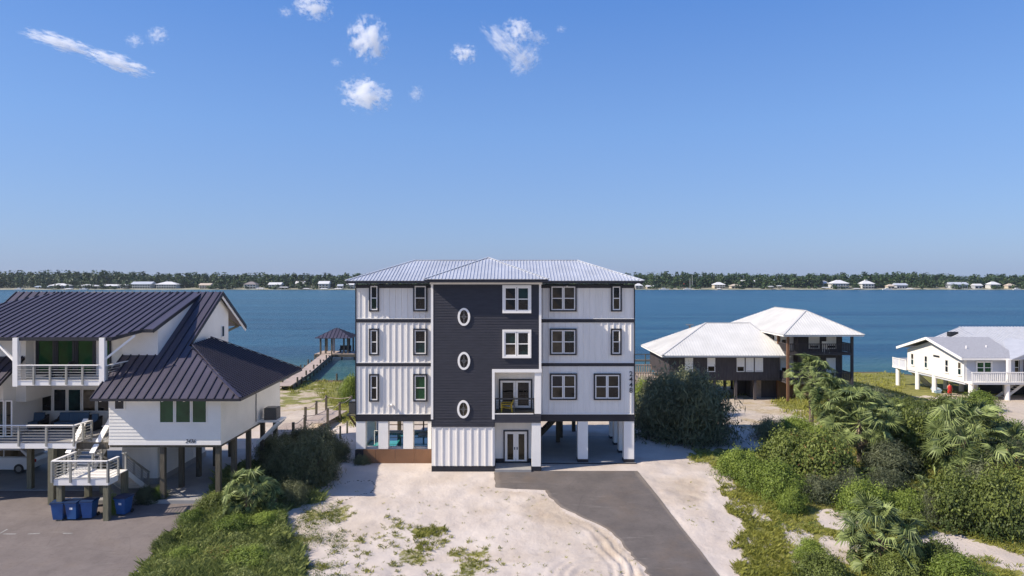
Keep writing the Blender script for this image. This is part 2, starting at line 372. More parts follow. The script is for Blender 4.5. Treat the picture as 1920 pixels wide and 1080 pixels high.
# wet strip only where the land is near the bay: the front lots also dip, so the material's wet band is kept below their level
me = np_mesh('ground', verts, quads, gm, {'veg': veg.ravel(), 'dry': dry.ravel(), 'tan': tan.ravel()}, smooth=True)
link('ground', me, kind='structure')
def ground_z(x, y):
    i = int(np.clip(np.searchsorted(xs, x) - 1, 0, nx - 2)); j = int(np.clip(np.searchsorted(ys, y) - 1, 0, ny - 2))
    a = (x - xs[i]) / (xs[i + 1] - xs[i]); b = (y - ys[j]) / (ys[j + 1] - ys[j])
    return float((GZ[j, i] * (1 - a) + GZ[j, i + 1] * a) * (1 - b) + (GZ[j + 1, i] * (1 - a) + GZ[j + 1, i + 1] * a) * b)
def ground_za(x, y):
    i = np.clip(np.searchsorted(xs, x) - 1, 0, nx - 2); j = np.clip(np.searchsorted(ys, y) - 1, 0, ny - 2)
    a = (x - xs[i]) / (xs[i + 1] - xs[i]); b = (y - ys[j]) / (ys[j + 1] - ys[j])
    return (GZ[j, i] * (1 - a) + GZ[j, i + 1] * a) * (1 - b) + (GZ[j + 1, i] * (1 - a) + GZ[j + 1, i + 1] * a) * b
def GG(u, v):
    p = G(u, v); p.z = ground_z(p.x, p.y); return p

# asphalt driveway, row by row so that it follows the slope
def asphalt(name, c1, c2, warm):
    m = bpy.data.materials.new(name); m.use_nodes = True; nt = m.node_tree; N = nt.nodes; L = nt.links; p = N['Principled BSDF']
    p.inputs['Roughness'].default_value = .85; p.inputs['Specular IOR Level'].default_value = .3
    pos = N.new('ShaderNodeNewGeometry').outputs['Position']
    def noise(s, d, st=None):
        n = N.new('ShaderNodeTexNoise'); n.inputs['Scale'].default_value = s; n.inputs['Detail'].default_value = d; n.inputs['Roughness'].default_value = .65
        if st:
            mp = N.new('ShaderNodeMapping'); mp.inputs['Scale'].default_value = st; mp.inputs['Rotation'].default_value = (0, 0, .5); L.new(pos, mp.inputs[0]); L.new(mp.outputs[0], n.inputs['Vector'])
        else: L.new(pos, n.inputs['Vector'])
        return n.outputs['Fac']
    def ramp(src, a, ca, b, cb):
        r = N.new('ShaderNodeValToRGB'); r.color_ramp.elements[0].position = a; r.color_ramp.elements[1].position = b
        r.color_ramp.elements[0].color = (*ca, 1); r.color_ramp.elements[1].color = (*cb, 1); L.new(src, r.inputs['Fac']); return r.outputs['Color']
    def mix(f, a, b):
        x = N.new('ShaderNodeMix'); x.data_type = 'RGBA'; L.new(f, x.inputs[0]); L.new(a, x.inputs[6]); L.new(b, x.inputs[7]); return x.outputs[2]
    c = ramp(noise(.6, 7), .3, c1, .7, c2)
    c = mix(ramp(noise(.35, 3), .5, (0, 0, 0), .75, (.55, .55, .55)), c, ramp(noise(2, 4), .3, warm, .7, tuple(v * 1.3 for v in warm)))
    c = mix(ramp(noise(1.0, 5, (.4, 2.2, 1)), .60, (0, 0, 0), .74, (.35, .35, .35)), c, ramp(noise(4, 4), .3, (.24, .22, .2), .7, (.30, .28, .25)))
    c = mix(ramp(noise(5.5, 6), .52, (0, 0, 0), .66, (.22, .22, .22)), c, ramp(noise(9, 4), .3, (.05, .045, .043), .7, (.07, .064, .06)))
    vo = N.new('ShaderNodeTexVoronoi'); vo.feature = 'DISTANCE_TO_EDGE'; vo.inputs['Scale'].default_value = .22; wv_ = N.new('ShaderNodeMixRGB'); wv_.inputs[0].default_value = .12; L.new(pos, wv_.inputs[1]); nn_ = N.new('ShaderNodeTexNoise'); nn_.inputs['Scale'].default_value = .8; L.new(pos, nn_.inputs['Vector']); L.new(nn_.outputs['Color'], wv_.inputs[2]); L.new(wv_.outputs[0], vo.inputs['Vector'])
    c = mix(ramp(vo.outputs['Distance'], .0, (.16, .16, .16), .006, (0, 0, 0)), c, ramp(noise(4, 2), .3, (.03, .028, .026), .7, (.04, .036, .034)))
    c = mix(ramp(noise(1.6, 3), .70, (0, 0, 0), .78, (.5, .5, .5)), c, ramp(noise(4, 4), .3, (.03, .028, .027), .7, (.05, .045, .04)))
    L.new(c, p.inputs['Base Color'])
    b = N.new('ShaderNodeBump'); b.inputs['Strength'].default_value = .3; b.inputs['Distance'].default_value = .01
    L.new(noise(40, 3), b.inputs['Height']); L.new(b.outputs[0], p.inputs['Normal'])
    return m
M['asphalt_new'] = asphalt('new_asphalt', (.098, .086, .080), (.150, .130, .119), (.128, .096, .072))
M['asphalt_old'] = asphalt('old_asphalt', (.140, .118, .11), (.200, .170, .157), (.17, .135, .11))
rows = np.concatenate([np.arange(12, 32, 1.0), np.arange(32, 45.9, .2), [45.95]])
V, Q = [], []
n = 24
for r_i, y in enumerate(rows):
    l, r = drive_edges(y)
    l += (.12 + .22 * (y < 35.5)) * (float(fbm(y, 3.3, .45, 3)) - .5) * 2; r += .05 * (float(fbm(y, 8.3, .5, 3)) - .5)
    for k in range(n + 1):
        x = l + (r - l) * k / n; V.append((x, y, float(base_z(x, y)) + .045))
for r_i in range(len(rows) - 1):
    for k in range(n):
        a = r_i * (n + 1) + k; Q.append((a, a + 1, a + n + 2, a + n + 1))
skirt0 = len(V)
for r_i, y in enumerate(rows):
    for k in (0, n):
        x, yy, z = V[r_i * (n + 1) + k]; V.append((x, yy, z - .12))
for r_i in range(len(rows) - 1):
    for s_, k in ((0, 0), (1, n)):
        a = r_i * (n + 1) + k; b = a + n + 1; c = skirt0 + r_i * 2 + s_; d = c + 2; Q.append((a, b, d, c))
o = link('driveway', np_mesh('driveway', np.array(V), np.array(Q), M['asphalt_new']), kind='structure')
# parking lot of the left house
lx = np.arange(-60, -12, .5); ly = np.arange(18, 43, .5)
V, Q, ids = [], [], {}
def lot_v(i, j):
    if (i, j) not in ids:
        x, y = lx[i], ly[j]; ids[(i, j)] = len(V); V.append((x, y, float(base_z(x, y)) + .05))
    return ids[(i, j)]
poly_pts = [(x, y) for x, y in LOT_XY]
# clean polygon boundary: fan of rows between the polygon's crossings
V, Q = [], []
lot_rows = np.arange(18, 44.2, .35)
def cross(y):
    out = []
    k = len(poly_pts)
    for i in range(k):
        (a, b), (c, d) = poly_pts[i], poly_pts[(i + 1) % k]
        if (b > y) != (d > y): out.append(a + (c - a) * (y - b) / (d - b))
    return sorted(out)
prev = None
for y in lot_rows:
    c = cross(y)
    if len(c) < 2: prev = None; continue
    l, r = max(c[0], -70), c[-1] + .25 * (float(fbm(y, 1.7, .9, 6)) - .5)
    row = []
    for k in range(41):
        x = l + (r - l) * k / 40; row.append(len(V)); V.append((x, y, float(base_z(x, y)) + .05))
    if prev:
        for k in range(40): Q.append((prev[k], prev[k + 1], row[k + 1], row[k]))
    prev = row
link('parking_lot', np_mesh('parking_lot', np.array(V), np.array(Q), M['asphalt_old']), kind='structure')
mb = MB()
for (u0, v0), (u1, v1) in (((0, 1002), (14, 994)), ((6, 1003), (30, 1003)), ((52, 1003), (75, 1002)), ((118, 1002), (136, 1002))):
    a, b = G(u0, v0), G(u1, v1); d = (b - a).normalized(); s_ = Vector((-d.y, d.x, 0)) * .05
    mb.poly([(q.x, q.y, float(base_z(q.x, q.y)) + .056) for q in (a - s_, b - s_, b + s_, a + s_)])
M['worn_paint'] = mat('worn_road_paint', (.26, .25, .24), .8, var=.35, scale=6)
mb.build('lane_marking', M['worn_paint'], None, kind='structure', fix=False)

# water: one sheet to the horizon
def water_material():
    m = bpy.data.materials.new('bay_water'); m.use_nodes = True; nt = m.node_tree; N = nt.nodes; L = nt.links; p = N['Principled BSDF']
    p.inputs['Roughness'].default_value = .28; p.inputs['IOR'].default_value = 1.33; p.inputs['Specular IOR Level'].default_value = .32
    pos = N.new('ShaderNodeNewGeometry').outputs['Position']
    def noise(s, d, st, r=.55):
        mp = N.new('ShaderNodeMapping'); mp.inputs['Scale'].default_value = st; L.new(pos, mp.inputs[0])
        n = N.new('ShaderNodeTexNoise'); n.inputs['Scale'].default_value = s; n.inputs['Detail'].default_value = d; n.inputs['Roughness'].default_value = r; L.new(mp.outputs[0], n.inputs['Vector']); return n.outputs['Fac']
    def ramp(src, a, ca, b, cb):
        r = N.new('ShaderNodeValToRGB'); r.color_ramp.elements[0].position = a; r.color_ramp.elements[1].position = b
        r.color_ramp.elements[0].color = (*ca, 1); r.color_ramp.elements[1].color = (*cb, 1); L.new(src, r.inputs['Fac']); return r.outputs['Color']
    def mix(f, a, b):
        x = N.new('ShaderNodeMix'); x.data_type = 'RGBA'; L.new(f, x.inputs[0]); L.new(a, x.inputs[6]); L.new(b, x.inputs[7]); return x.outputs[2]
    deep = ramp(noise(.03, 7, (.22, 1.5, 1), .65), .36, (.002, .046, .105), .64, (.008, .080, .150))
    lx_ = N.new('ShaderNodeMapRange'); lsx = N.new('ShaderNodeSeparateXYZ'); L.new(pos, lsx.inputs[0]); lx_.inputs[1].default_value = 40; lx_.inputs[2].default_value = -160; L.new(lsx.outputs[0], lx_.inputs[0])
    deep = mix(lx_.outputs[0], deep, ramp(noise(.03, 7, (.22, 1.5, 1), .65), .36, (.020, .072, .105), .64, (.045, .115, .150)))
    sx = N.new('ShaderNodeSeparateXYZ'); L.new(pos, sx.inputs[0])
    mr = N.new('ShaderNodeMapRange'); mr.inputs[1].default_value = 128; mr.inputs[2].default_value = 98; L.new(sx.outputs[1], mr.inputs[0])
    shallow = ramp(noise(.15, 4, (.5, 1.2, 1)), .35, (.030, .115, .115), .65, (.075, .165, .125))
    streak = ramp(noise(.016, 6, (.16, 2.6, 1), .7), .44, (0, 0, 0), .62, (.9, .9, .9))
    deep = mix(streak, deep, ramp(noise(.05, 4, (.3, 1.5, 1)), .35, (.020, .105, .170), .65, (.035, .135, .195)))
    c = mix(mr.outputs[0], deep, shallow)
    L.new(c, p.inputs['Base Color'])
    h = N.new('ShaderNodeMath'); h.operation = 'ADD'; L.new(noise(1.1, 5, (.45, 1, 1), .68), h.inputs[0]); L.new(noise(.22, 3, (.5, 1, 1)), h.inputs[1])
    b = N.new('ShaderNodeBump'); b.inputs['Strength'].default_value = 1.0; b.inputs['Distance'].default_value = 1.1
    L.new(h.outputs[0], b.inputs['Height']); L.new(b.outputs[0], p.inputs['Normal'])
    return m
wz = -1.3
mb = MB(); mb.poly([(-3000, 80, wz), (3000, 80, wz), (3000, 2600, wz), (-3000, 2600, wz)])
mb.build('water', water_material(), None, kind='structure', fix=False)

# far shore
M['far_land'] = mat('far_shore_ground', (.10, .11, .05), .9, var=.4, scale=.05, col2=(.42, .38, .28))
M['far_beach'] = mat('far_beach', (.34, .29, .21), .9, var=.3, scale=.05, col2=(.16, .16, .08))
fx = np.linspace(-1500, 1500, 160); shore_y = 936 + 10 * (fbm(fx, fx * 0, 90, 2) - .5) + 4 * np.sin(fx / 70)
V, Q = [], []
prof = [(0, -2.0), (2, -1.1), (14, -.3), (40, 1.0), (1500, 6)]
for i, x in enumerate(fx):
    for d, z in prof: V.append((x, shore_y[i] + d, z))
k = len(prof)
for i in range(len(fx) - 1):
    for j in range(k - 1): a = i * k + j; Q.append((a, a + k, a + k + 1, a + 1))
link('far_shore', np_mesh('far_shore', np.array(V), np.array(Q), M['far_land'], smooth=True), kind='structure')

# ------------------------------------------------------------------ building helpers
def clip_strip(poly, a, b):
    for lim, sgn in ((a, 1), (b, -1)):
        out = []
        for i in range(len(poly)):
            p, q = poly[i], poly[(i + 1) % len(poly)]; dp, dq = sgn * (p[0] - lim), sgn * (q[0] - lim)
            if dp >= 0: out.append(p)
            if (dp >= 0) != (dq >= 0):
                t = dp / (dp - dq); out.append((p[0] + (q[0] - p[0]) * t, p[1] + (q[1] - p[1]) * t))
        poly = out
        if len(poly) < 3: return []
    return poly

def metal_roof(parent, corners, seam_dir, spacing, m, name='roof_panel', joined=False, th=.03, rib=(.05, .06), target=None):
    """standing-seam or ribbed metal laid on the plane through the corners; seam_dir is the up-slope direction in plan"""
    C = [Vector(c) for c in corners]
    Nn = (C[1] - C[0]).cross(C[2] - C[0]).normalized()
    if Nn.z < 0: Nn = -Nn
    T = Vector(seam_dir); T = (T - Nn * T.dot(Nn)).normalized(); S = T.cross(Nn).normalized(); O = C[0]
    st = [((c - O).dot(S), (c - O).dot(T)) for c in C]
    s0, s1 = min(p[0] for p in st), max(p[0] for p in st)
    mb = target or MB(); k = 0
    s = s0
    while s < s1 - 1e-3:
        e = min(s + spacing, s1); pl = clip_strip(st, s, e)
        if len(pl) >= 3:
            if not joined: mb = MB()
            g = 0.0
            pts = [O + S * a + T * b for a, b in pl]
            mb.prism(pts, Nn * th)
            ts = [b for a, b in pl if abs(a - s) < 1e-4]
            if len(ts) >= 2 and max(ts) - min(ts) > .05:
                t0, t1 = min(ts), max(ts); a = s + rib[0] / 2
                if not joined: mb.build(name, m, parent); mb = MB()
                q0, q1 = O + S * a + T * t0 + Nn * (th + rib[1] / 2 - .002), O + S * a + T * t1 + Nn * (th + rib[1] / 2 - .002)
                mb.beam(q0, q1, rib[0], rib[1], up=Nn)
                if not joined: mb.build('roof_seam', M['seam'], parent)
            elif not joined: mb.build(name, m, parent)
        s = e
    if joined and target is None: mb.build(name, m, parent)
    return mb

def laps(fr, rects, lap=.18, d=.035, mb=None):
    """horizontal lap siding: each board a wedge standing proud at its lower edge"""
    mb = mb or MB()
    for u0, u1, v0, v1 in rects:
        n = max(1, int(round((v1 - v0) / lap))); h = (v1 - v0) / n
        for i in range(n):
            a, b = v0 + i * h, v0 + (i + 1) * h
            p = [fr.p(u0, a, 0), fr.p(u1, a, 0), fr.p(u1, b, 0), fr.p(u0, b, 0), fr.p(u0, a, d), fr.p(u1, a, d), fr.p(u1, b, .008), fr.p(u0, b, .008)]
            mb.add(p, [(4, 5, 6, 7), (0, 1, 5, 4), (0, 4, 7, 3), (1, 2, 6, 5), (3, 7, 6, 2)])
    return mb

def window(parent, fr, u0, u1, v0, v1, cols=1, trim='black', frame='white_trim', glass='glass', tw=.10, fw=.075, rail=True, name='window', proud=.05, label=None, blind=None):
    proud += .04
    w = MB().ring(fr, u0, u1, v0, v1, tw, 0, proud + .03) if trim else MB().ring(fr, u0, u1, v0, v1, .03, 0, proud + .01)
    if not trim: tw = .02
    w = w.build(name, M[trim or frame], parent, label=label)
    a0, a1, b0, b1 = u0 + tw, u1 - tw, v0 + tw, v1 - tw
    cw = (a1 - a0) / cols
    for c in range(cols):
        x0, x1 = a0 + c * cw + (.015 if c else 0), a0 + (c + 1) * cw - (.015 if c < cols - 1 else 0)
        MB().ring(fr, x0, x1, b0, b1, fw, 0, proud).build('frame', M[frame], w)
        m0, m1 = x0 + fw, x1 - fw; mid = (b0 + b1) / 2
        if rail:
            MB().fb(fr, m0, m1, mid - .03, mid + .03, 0, proud - .008).build('sash_rail', M[frame], w)
            spans = ((b0 + fw, mid - .03), (mid + .03, b1 - fw))
        else: spans = ((b0 + fw, b1 - fw),)
        for q0, q1 in spans:
            # panes sit slightly out of true, as real glass does
            t1, t2 = R.uniform(-.004, .004), R.uniform(-.004, .004)
            p = [fr.p(m0, q0, .054 + t1), fr.p(m1, q0, .054 - t1), fr.p(m1, q1, .054 + t2), fr.p(m0, q1, .054 - t2)]
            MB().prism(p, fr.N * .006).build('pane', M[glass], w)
        if blind:
            MB().fb(fr, m0, m1, b1 - fw - (b1 - b0 - 2 * fw) * blind, b1 - fw, .062, .072).build('blind', M['white'], w)
    return w

def rod_rail(parent, p, q, h=1.0, n_posts=4, rods=6, post='rail_post', top='white_trim', rod='rod', pw=.10, ends=True, tw=.16):
    p, q = Vector(p), Vector(q); up = Vector((0, 0, 1))
    MB().beam(p + up * h, q + up * h, tw, .05).build('top_rail', M[top], parent)
    k = n_posts - 1
    for i in range(n_posts):
        if not ends and i in (0, k): continue
        c = p.lerp(q, i / k if k else .5)
        MB().beam(c - up * .18, c + up * (h - .027), pw, pw, up=(0, 1, 0)).build('rail_post', M[post], parent)
    mb = MB()
    for i in range(rods):
        z = (i + .6) * (h - .05) / rods
        mb.beam(p + up * z, q + up * z, .022, .022)
    mb.build('rail_rods', M[rod], parent, kind='stuff')

def text(parent, s, loc, size, m, shear=0.0, rot=(math.radians(90), 0, 0), name='house_number', ext=.012):
    c = bpy.data.curves.new(name, 'FONT'); c.body = s; c.size = size; c.extrude = ext; c.shear = shear; c.align_x = 'CENTER'; c.materials.append(m)
    c.offset = .006 if shear == 0 else 0
    t_ = bpy.data.objects.new(name, c); COL.objects.link(t_); bpy.context.view_layer.update()
    me = bpy.data.meshes.new_from_object(t_.evaluated_get(bpy.context.evaluated_depsgraph_get())); bpy.data.objects.remove(t_)
    if not me.materials: me.materials.append(m)
    o = bpy.data.objects.new(name, me); COL.objects.link(o); o.parent = parent; o.location = Vector(loc) - origin_of(parent); o.rotation_euler = rot
    return o

# ------------------------------------------------------------------ main house: white wings on piers, dark central tower
HX0, HX1, YW, YC, YB = -10.9, 8.55, 47.6, 45.9, 55.3
H = thing('beach_house', 'tall white board and batten house on piers with dark central tower and ribbed roof', 'house', (-1.2, 50, 0))
def zw(v): return ZC - (v - V0) * YW / F
def zc_(v): return ZC - (v - V0) * YC / F
def xw(u): return (u - U0) * YW / F
def xc(u): return (u - U0) * YC / F
fw_, fc_ = front(YW), front(YC)
B('wall', M['white'], H, HX0, HX1, YW, YB, 3.40, 12.42)
TX0, TX1 = xc(809), xc(1014)
BX0, BZ0, BZ1 = xc(926), 3.76, zc_(697)
mb = MB(); mb.box(TX0, TX1, YC, YW - .003, BZ1, 12.5); mb.box(TX0, BX0, YC, YW - .003, 2.9, BZ1 - .001)
mb.build('tower_wall', M['navy'], H)
mb = laps(fc_, [(TX0 + .12, TX1 - .12, BZ1 + .18, zc_(528)), (TX0 + .12, BX0 - .12, 3.46, BZ1 + .177)])
mb = laps(left_side(TX0), [(YC + .1, YW, 3.46, 12.45)], mb=mb); mb = laps(right_side(TX1), [(YC + .1, YW, 6.8, 12.45)], mb=mb)
mb.build('clapboard_siding', M['navy'], H, kind='stuff')
# tower corner boards, balcony surround
mb = MB().fb(fc_, TX0 - .03, TX0 + .12, 3.40, 12.5, 0, .05).fb(fc_, TX1 - .12, TX1 + .03, BZ1, 12.5, 0, .05).fb(fc_, TX0 + .12, TX1 - .12, zc_(527.5), 12.5, 0, .05)
mb.build('corner_board', M['white_trim'], H)
mb = MB().fb(fc_, BX0 - .12, BX0 + .05, 3.40, BZ1 + .18, 0, .055).fb(fc_, BX0 + .05, TX1 + .06, BZ1 - .04, BZ1 + .18, 0, .055)
mb.build('balcony_surround', M['white_trim'], H)
B('balcony_column', M['white_trim'], H, xc(1002.5), xc(1014.5), YC + .02, YC + .45, 3.76, BZ1 - .045)
B('balcony_floor', M['wood_dark'], H, BX0, TX1, YC + .02, YW - .004, 3.60, 3.76)
B('balcony_ceiling', M['white'], H, BX0 + .05, TX1, YC + .02, YW - .004, BZ1 - .04, BZ1 - .003)
B('balcony_side_wall', M['white'], H, BX0 - .001, BX0 + .06, YC + .055, YW - .004, 3.76, BZ1 - .05)
# dark bands below the balcony and the tower
mb = laps(front(YC), [(BX0 + .05, TX1, 3.17, 3.74), (TX0, BX0 + .04, 2.89, 3.40)], lap=.19); mb.build('band_siding', M['navy'], H, kind='stuff')
mb = MB().box(BX0 + .05, TX1, YC + .003, YW - .004, 3.16, 3.598).box(TX0, BX0 + .045, YC + .003, YW - .004, 2.88, 3.40).build('floor_band', M['navy'], H)
B('balcony_edge', M['white_trim'], H, BX0 + .05, TX1 - .5, YC - .045, YC, 3.742, 3.80)
# storeroom of ribbed white boards under the tower
sx1 = xc(927.5)
B('storeroom_wall', M['white'], H, TX0 + .01, sx1, YC + .04, YW - .004, .25, 2.878)
B('storeroom_base', M['black'], H, TX0, sx1 + .01, YC + .03, YW - .004, -.55, .248)
bat = unit_box('batten', M['white_trim'])
for i in range(9):
    x = TX0 + .25 + i * (sx1 - TX0 - .4) / 8
    share('batten', bat, None, H, (x, YC + .02, .25), (.07, .05, 2.6))
# entry recess and column
B('entry_column', M['white_trim'], H, xc(997), xc(1014), YC + .03, YC + .6, .22, 3.158)
B('entry_column_base', M['black'], H, xc(996), xc(1015), YC + .01, YC + .63, -.5, .218)
B('entry_wall', M['white'], H, sx1 + .003, xw(1000) + .5, YW - .12, YW + .3, .35, 3.39)
B('entry_wall_base', M['black'], H, sx1 + .003, xw(1000) + .5, YW - .13, YW + .3, 0.0, .347)
B('entry_step', M['concrete'], H, sx1 + .02, xc(996), YC - .15, YW - .135, -.5, .05)
B('entry_side_wall', M['white'], H, xw(1000) + .35, xw(1000) + .497, YW + .3, YB - 2, .1, 3.39)
fe = front(YW - .12)
def french_door(fr, u0, u1, v0, v1):
    d = MB().ring(fr, u0, u1, v0, v1, .09, 0, .09).build('door_frame', M['black'], H)
    mid = (u0 + u1) / 2
    for a, b, hx in ((u0 + .10, mid - .01, mid - .09), (mid + .01, u1 - .10, mid + .09)):
        e = MB().ring(fr, a, b, v0 + .02, v1 - .1, .17, 0, .05).build('door', M['white_trim'], H)
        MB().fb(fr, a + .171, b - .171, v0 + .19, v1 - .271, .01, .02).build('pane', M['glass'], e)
        MB().fb(fr, hx - .03, hx + .03, v0 + .9, v0 + 1.08, .05, .09).build('handle', M['dark_metal'], e)
french_door(fe, xw(944), xw(990.5), .08, zw(805.5))
# wings: bands, corner trim, battens
def wing(a, b):
    for name, z0, z1, d in (('frieze_board', 12.20, 12.44, .05), ('band_board', zw(604.5), zw(598), .06), ('band_board', zw(686.5), zw(680.5), .06)):
        MB().fb(fw_, a, b, z0, z1, 0, d).build(name, M['black'], H)
    MB().fb(fw_, a, b, 2.91, 3.40, -.3, .02).build('floor_band', M['black'], H)
wing(HX0, TX0 - .031); wing(TX1 + .031, HX1)
mb = MB()
for x0, x1 in ((HX0 - .02, HX0 + .05), (HX1 - .05, HX1 + .02)): mb.fb(fw_, x0, x1, 3.4, 12.2, 0, .065)
mb.build('corner_trim', M['black'], H)
B('floor_structure', M['black'], H, HX0 + .02, HX1 - .02, YW + .301, YB, 2.95, 3.397)
rowsz = ((3.40, zw(686.5)), (zw(680.5), zw(604.5)), (zw(598), 12.2))
mbl = MB()
for z0, z1 in rowsz:
    for a, b in ((HX0 + .05, TX0 - .04), (TX1 + .04, HX1 - .05)):
        mbl.fb(fw_, a, b, z0, z0 + .06, 0, .045)
        k = int(round((b - a) / .4))
        for i in range(k):
            share('batten', bat, None, H, (a + (i + .5) * (b - a) / k, YW - .022, z0 + .06), (.055, .045, z1 - z0 - .06))
mbl.build('sill_trim', M['white_trim'], H, kind='stuff')
def hw(u0, u1, v0, v1, **k): return window(H, fw_, xw(u0), xw(u1), zw(v1), zw(v0), proud=.07, **k)
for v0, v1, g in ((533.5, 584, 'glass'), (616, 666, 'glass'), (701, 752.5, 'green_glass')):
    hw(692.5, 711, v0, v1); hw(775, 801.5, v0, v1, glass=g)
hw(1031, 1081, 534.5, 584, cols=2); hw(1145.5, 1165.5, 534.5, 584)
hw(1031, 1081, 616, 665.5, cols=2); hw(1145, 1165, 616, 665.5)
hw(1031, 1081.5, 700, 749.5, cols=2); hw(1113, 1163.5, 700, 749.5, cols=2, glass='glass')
for v0, v1 in ((534.5, 587), (618, 671)):
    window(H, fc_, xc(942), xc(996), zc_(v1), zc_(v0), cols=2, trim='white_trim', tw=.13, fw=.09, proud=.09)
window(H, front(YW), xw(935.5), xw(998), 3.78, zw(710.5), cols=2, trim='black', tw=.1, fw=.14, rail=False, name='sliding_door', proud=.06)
# oval windows
def oval(u, v, a=.42, b=.60):
    cx, cz = xc(u), zc_(v); n = 40
    def ring(r0, r1, y0, y1):
        mb = MB(); P_ = []
        for i in range(n):
            t = 2 * math.pi * i / n
            for r in (r0, r1):
                for y in (y0, y1): P_.append((cx + math.cos(t) * (a + r), y, cz + math.sin(t) * (b + r)))
        fs = []
        for i in range(n):
            p, q = 4 * i, 4 * ((i + 1) % n)
            fs += [(p, q, q + 2, p + 2), (p + 2, q + 2, q + 3, p + 3), (p + 1, p + 3, q + 3, q + 1), (p, p + 1, q + 1, q)]
        return mb.add(P_, fs)
    w = ring(-.14, 0.0, YC - .10, YC).build('oval_window', M['white_trim'], H)
    pts = [(cx + math.cos(2 * math.pi * i / n) * (a - .139), YC - .045, cz + math.sin(2 * math.pi * i / n) * (b - .139)) for i in range(n)]
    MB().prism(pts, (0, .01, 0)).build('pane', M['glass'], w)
    mb = MB().box(cx - .014, cx + .014, YC - .062, YC - .047, cz - b + .14, cz + b - .14).box(cx - a + .14, cx + a - .14, YC - .066, YC - .048, cz - .014, cz + .014)
    mb.build('glazing_bar', M['grey_metal'], w)
    mb = MB(); k = 16
    for i in range(k):
        t0, t1 = 2 * math.pi * i / k, 2 * math.pi * (i + 1) / k
        mb.beam((cx + .10 * math.cos(t0), YC - .07, cz + .14 * math.sin(t0)), (cx + .10 * math.cos(t1), YC - .07, cz + .14 * math.sin(t1)), .02, .02, up=(0, 1, 0))
    mb.build('glazing_ring', M['grey_metal'], w)
for u, v in ((870, 594), (870, 676.5), (869, 767)): oval(u, v)
# balcony railing
zb = 3.76
mb = MB().beam((BX0 + .08, YC + .1, zb + 1.0), (xc(1002), YC + .1, zb + 1.0), .08, .10); mb.build('railing', M['dark_metal'], H)
for x in (BX0 + .1, (BX0 + xc(1002)) / 2, xc(1002) - .04): B('rail_post', M['dark_metal'], H, x - .035, x + .035, YC + .065, YC + .135, zb, zb + .95)
mb = MB()
for i in range(7): mb.beam((BX0 + .08, YC + .1, zb + .1 + i * .12), (xc(1002), YC + .1, zb + .1 + i * .12), .012, .012)
mb.build('rail_cables', M['dark_metal'], H, kind='stuff')
# digits down the corner board
for i, ch in enumerate('2448'):
    text(H, ch, (xw(1183), YW - .05, zw(705 + i * 10.3)), .48, M['black'], name='house_number', ext=.02)
# wall lamp on the left wing
lm = MB().fb(fw_, xw(731), xw(735), zw(760), zw(757), 0, .16).tube((xw(732.5), YW - .2, zw(758)), (xw(729), YW - .26, zw(757.5)), .06, 8).tube((xw(733), YW - .2, zw(758)), (xw(736.5), YW - .26, zw(758.5)), .06, 8)
lm.build('wall_lamp', M['white_trim'], H)
for u in (703, 1063): MB().tube((xw(u), YW - .12, 12.36), (xw(u), YW - .2, 12.3), .05, 8).build('eave_lamp', M['white_trim'], H)
# main roof
ex0, ex1, ey0, ey1, ez = -11.40, 9.05, 46.75, 56.0, 12.69
hy = (ey1 - ey0) / 2; rz = ez + 1.52; a_ = 4.1
A_, B_, C_, D_ = (ex0, ey0, ez), (ex1, ey0, ez), (ex1, ey1, ez), (ex0, ey1, ez); P1, P2 = (ex0 + a_, ey0 + hy, rz), (ex1 - a_, ey0 + hy, rz)
mb = MB()
for cs, d in (([A_, B_, P2, P1], (0, 1, .3)), ([B_, C_, P2], (-1, 0, .3)), ([C_, D_, P1, P2], (0, -1, .3)), ([D_, A_, P1], (1, 0, .3))):
    metal_roof(H, cs, d, .23, M['galv'], joined=True, rib=(.05, .035), target=mb)
mb.build('roof', M['galv'], H)
caps = MB()
for p, q in ((A_, P1), (B_, P2), (P1, P2)): caps.beam(Vector(p) + Vector((0, 0, .06)), Vector(q) + Vector((0, 0, .06)), .18, .04)
caps.build('ridge_cap', M['galv'], H)
MB().prism([(ex0 + .03, ey0 + .03, ez - .16), (ex1 - .03, ey0 + .03, ez - .16), (ex1 - .03, ey1 - .03, ez - .16), (ex0 + .03, ey1 - .03, ez - .16)], (0, 0, .14)).build('fascia', M['black'], H)
tx0, tx1, ty0, tz = -5.84, 2.44, 45.12, 12.80
tm_ = (tx0 + tx1) / 2; TP = (tm_, ty0 + 4.16, tz + 1.56); TQ = (tm_, ty0 + 5.4, tz + 1.56)
TA, TB = (tx0, ty0, tz), (tx1, ty0, tz)
mb = MB()
metal_roof(H, [TA, TB, TP], (0, 1, .3), .23, M['galv'], joined=True, rib=(.05, .035), target=mb)
metal_roof(H, [TB, (tx1, ty0 + 4.4, tz), TQ, TP], (-1, 0, .3), .23, M['galv'], joined=True, rib=(.05, .035), target=mb)
metal_roof(H, [(tx0, ty0 + 4.4, tz), TA, TP, TQ], (1, 0, .3), .23, M['galv'], joined=True, rib=(.05, .035), target=mb)
mb.build('tower_roof', M['galv'], H)
caps = MB()
for p, q in ((TA, TP), (TB, TP), (TP, TQ)): caps.beam(Vector(p) + Vector((0, 0, .06)), Vector(q) + Vector((0, 0, .06)), .16, .04)
caps.build('ridge_cap', M['galv'], H)
B('tower_fascia', M['black'], H, tx0 + .03, tx1 - .03, ty0 + .03, 47.5, tz - .20, tz - .02)
B('tower_soffit', M['white_trim'], H, TX0 - .1, TX1 + .1, YC - .12, YC - .055, 12.47, tz - .203)
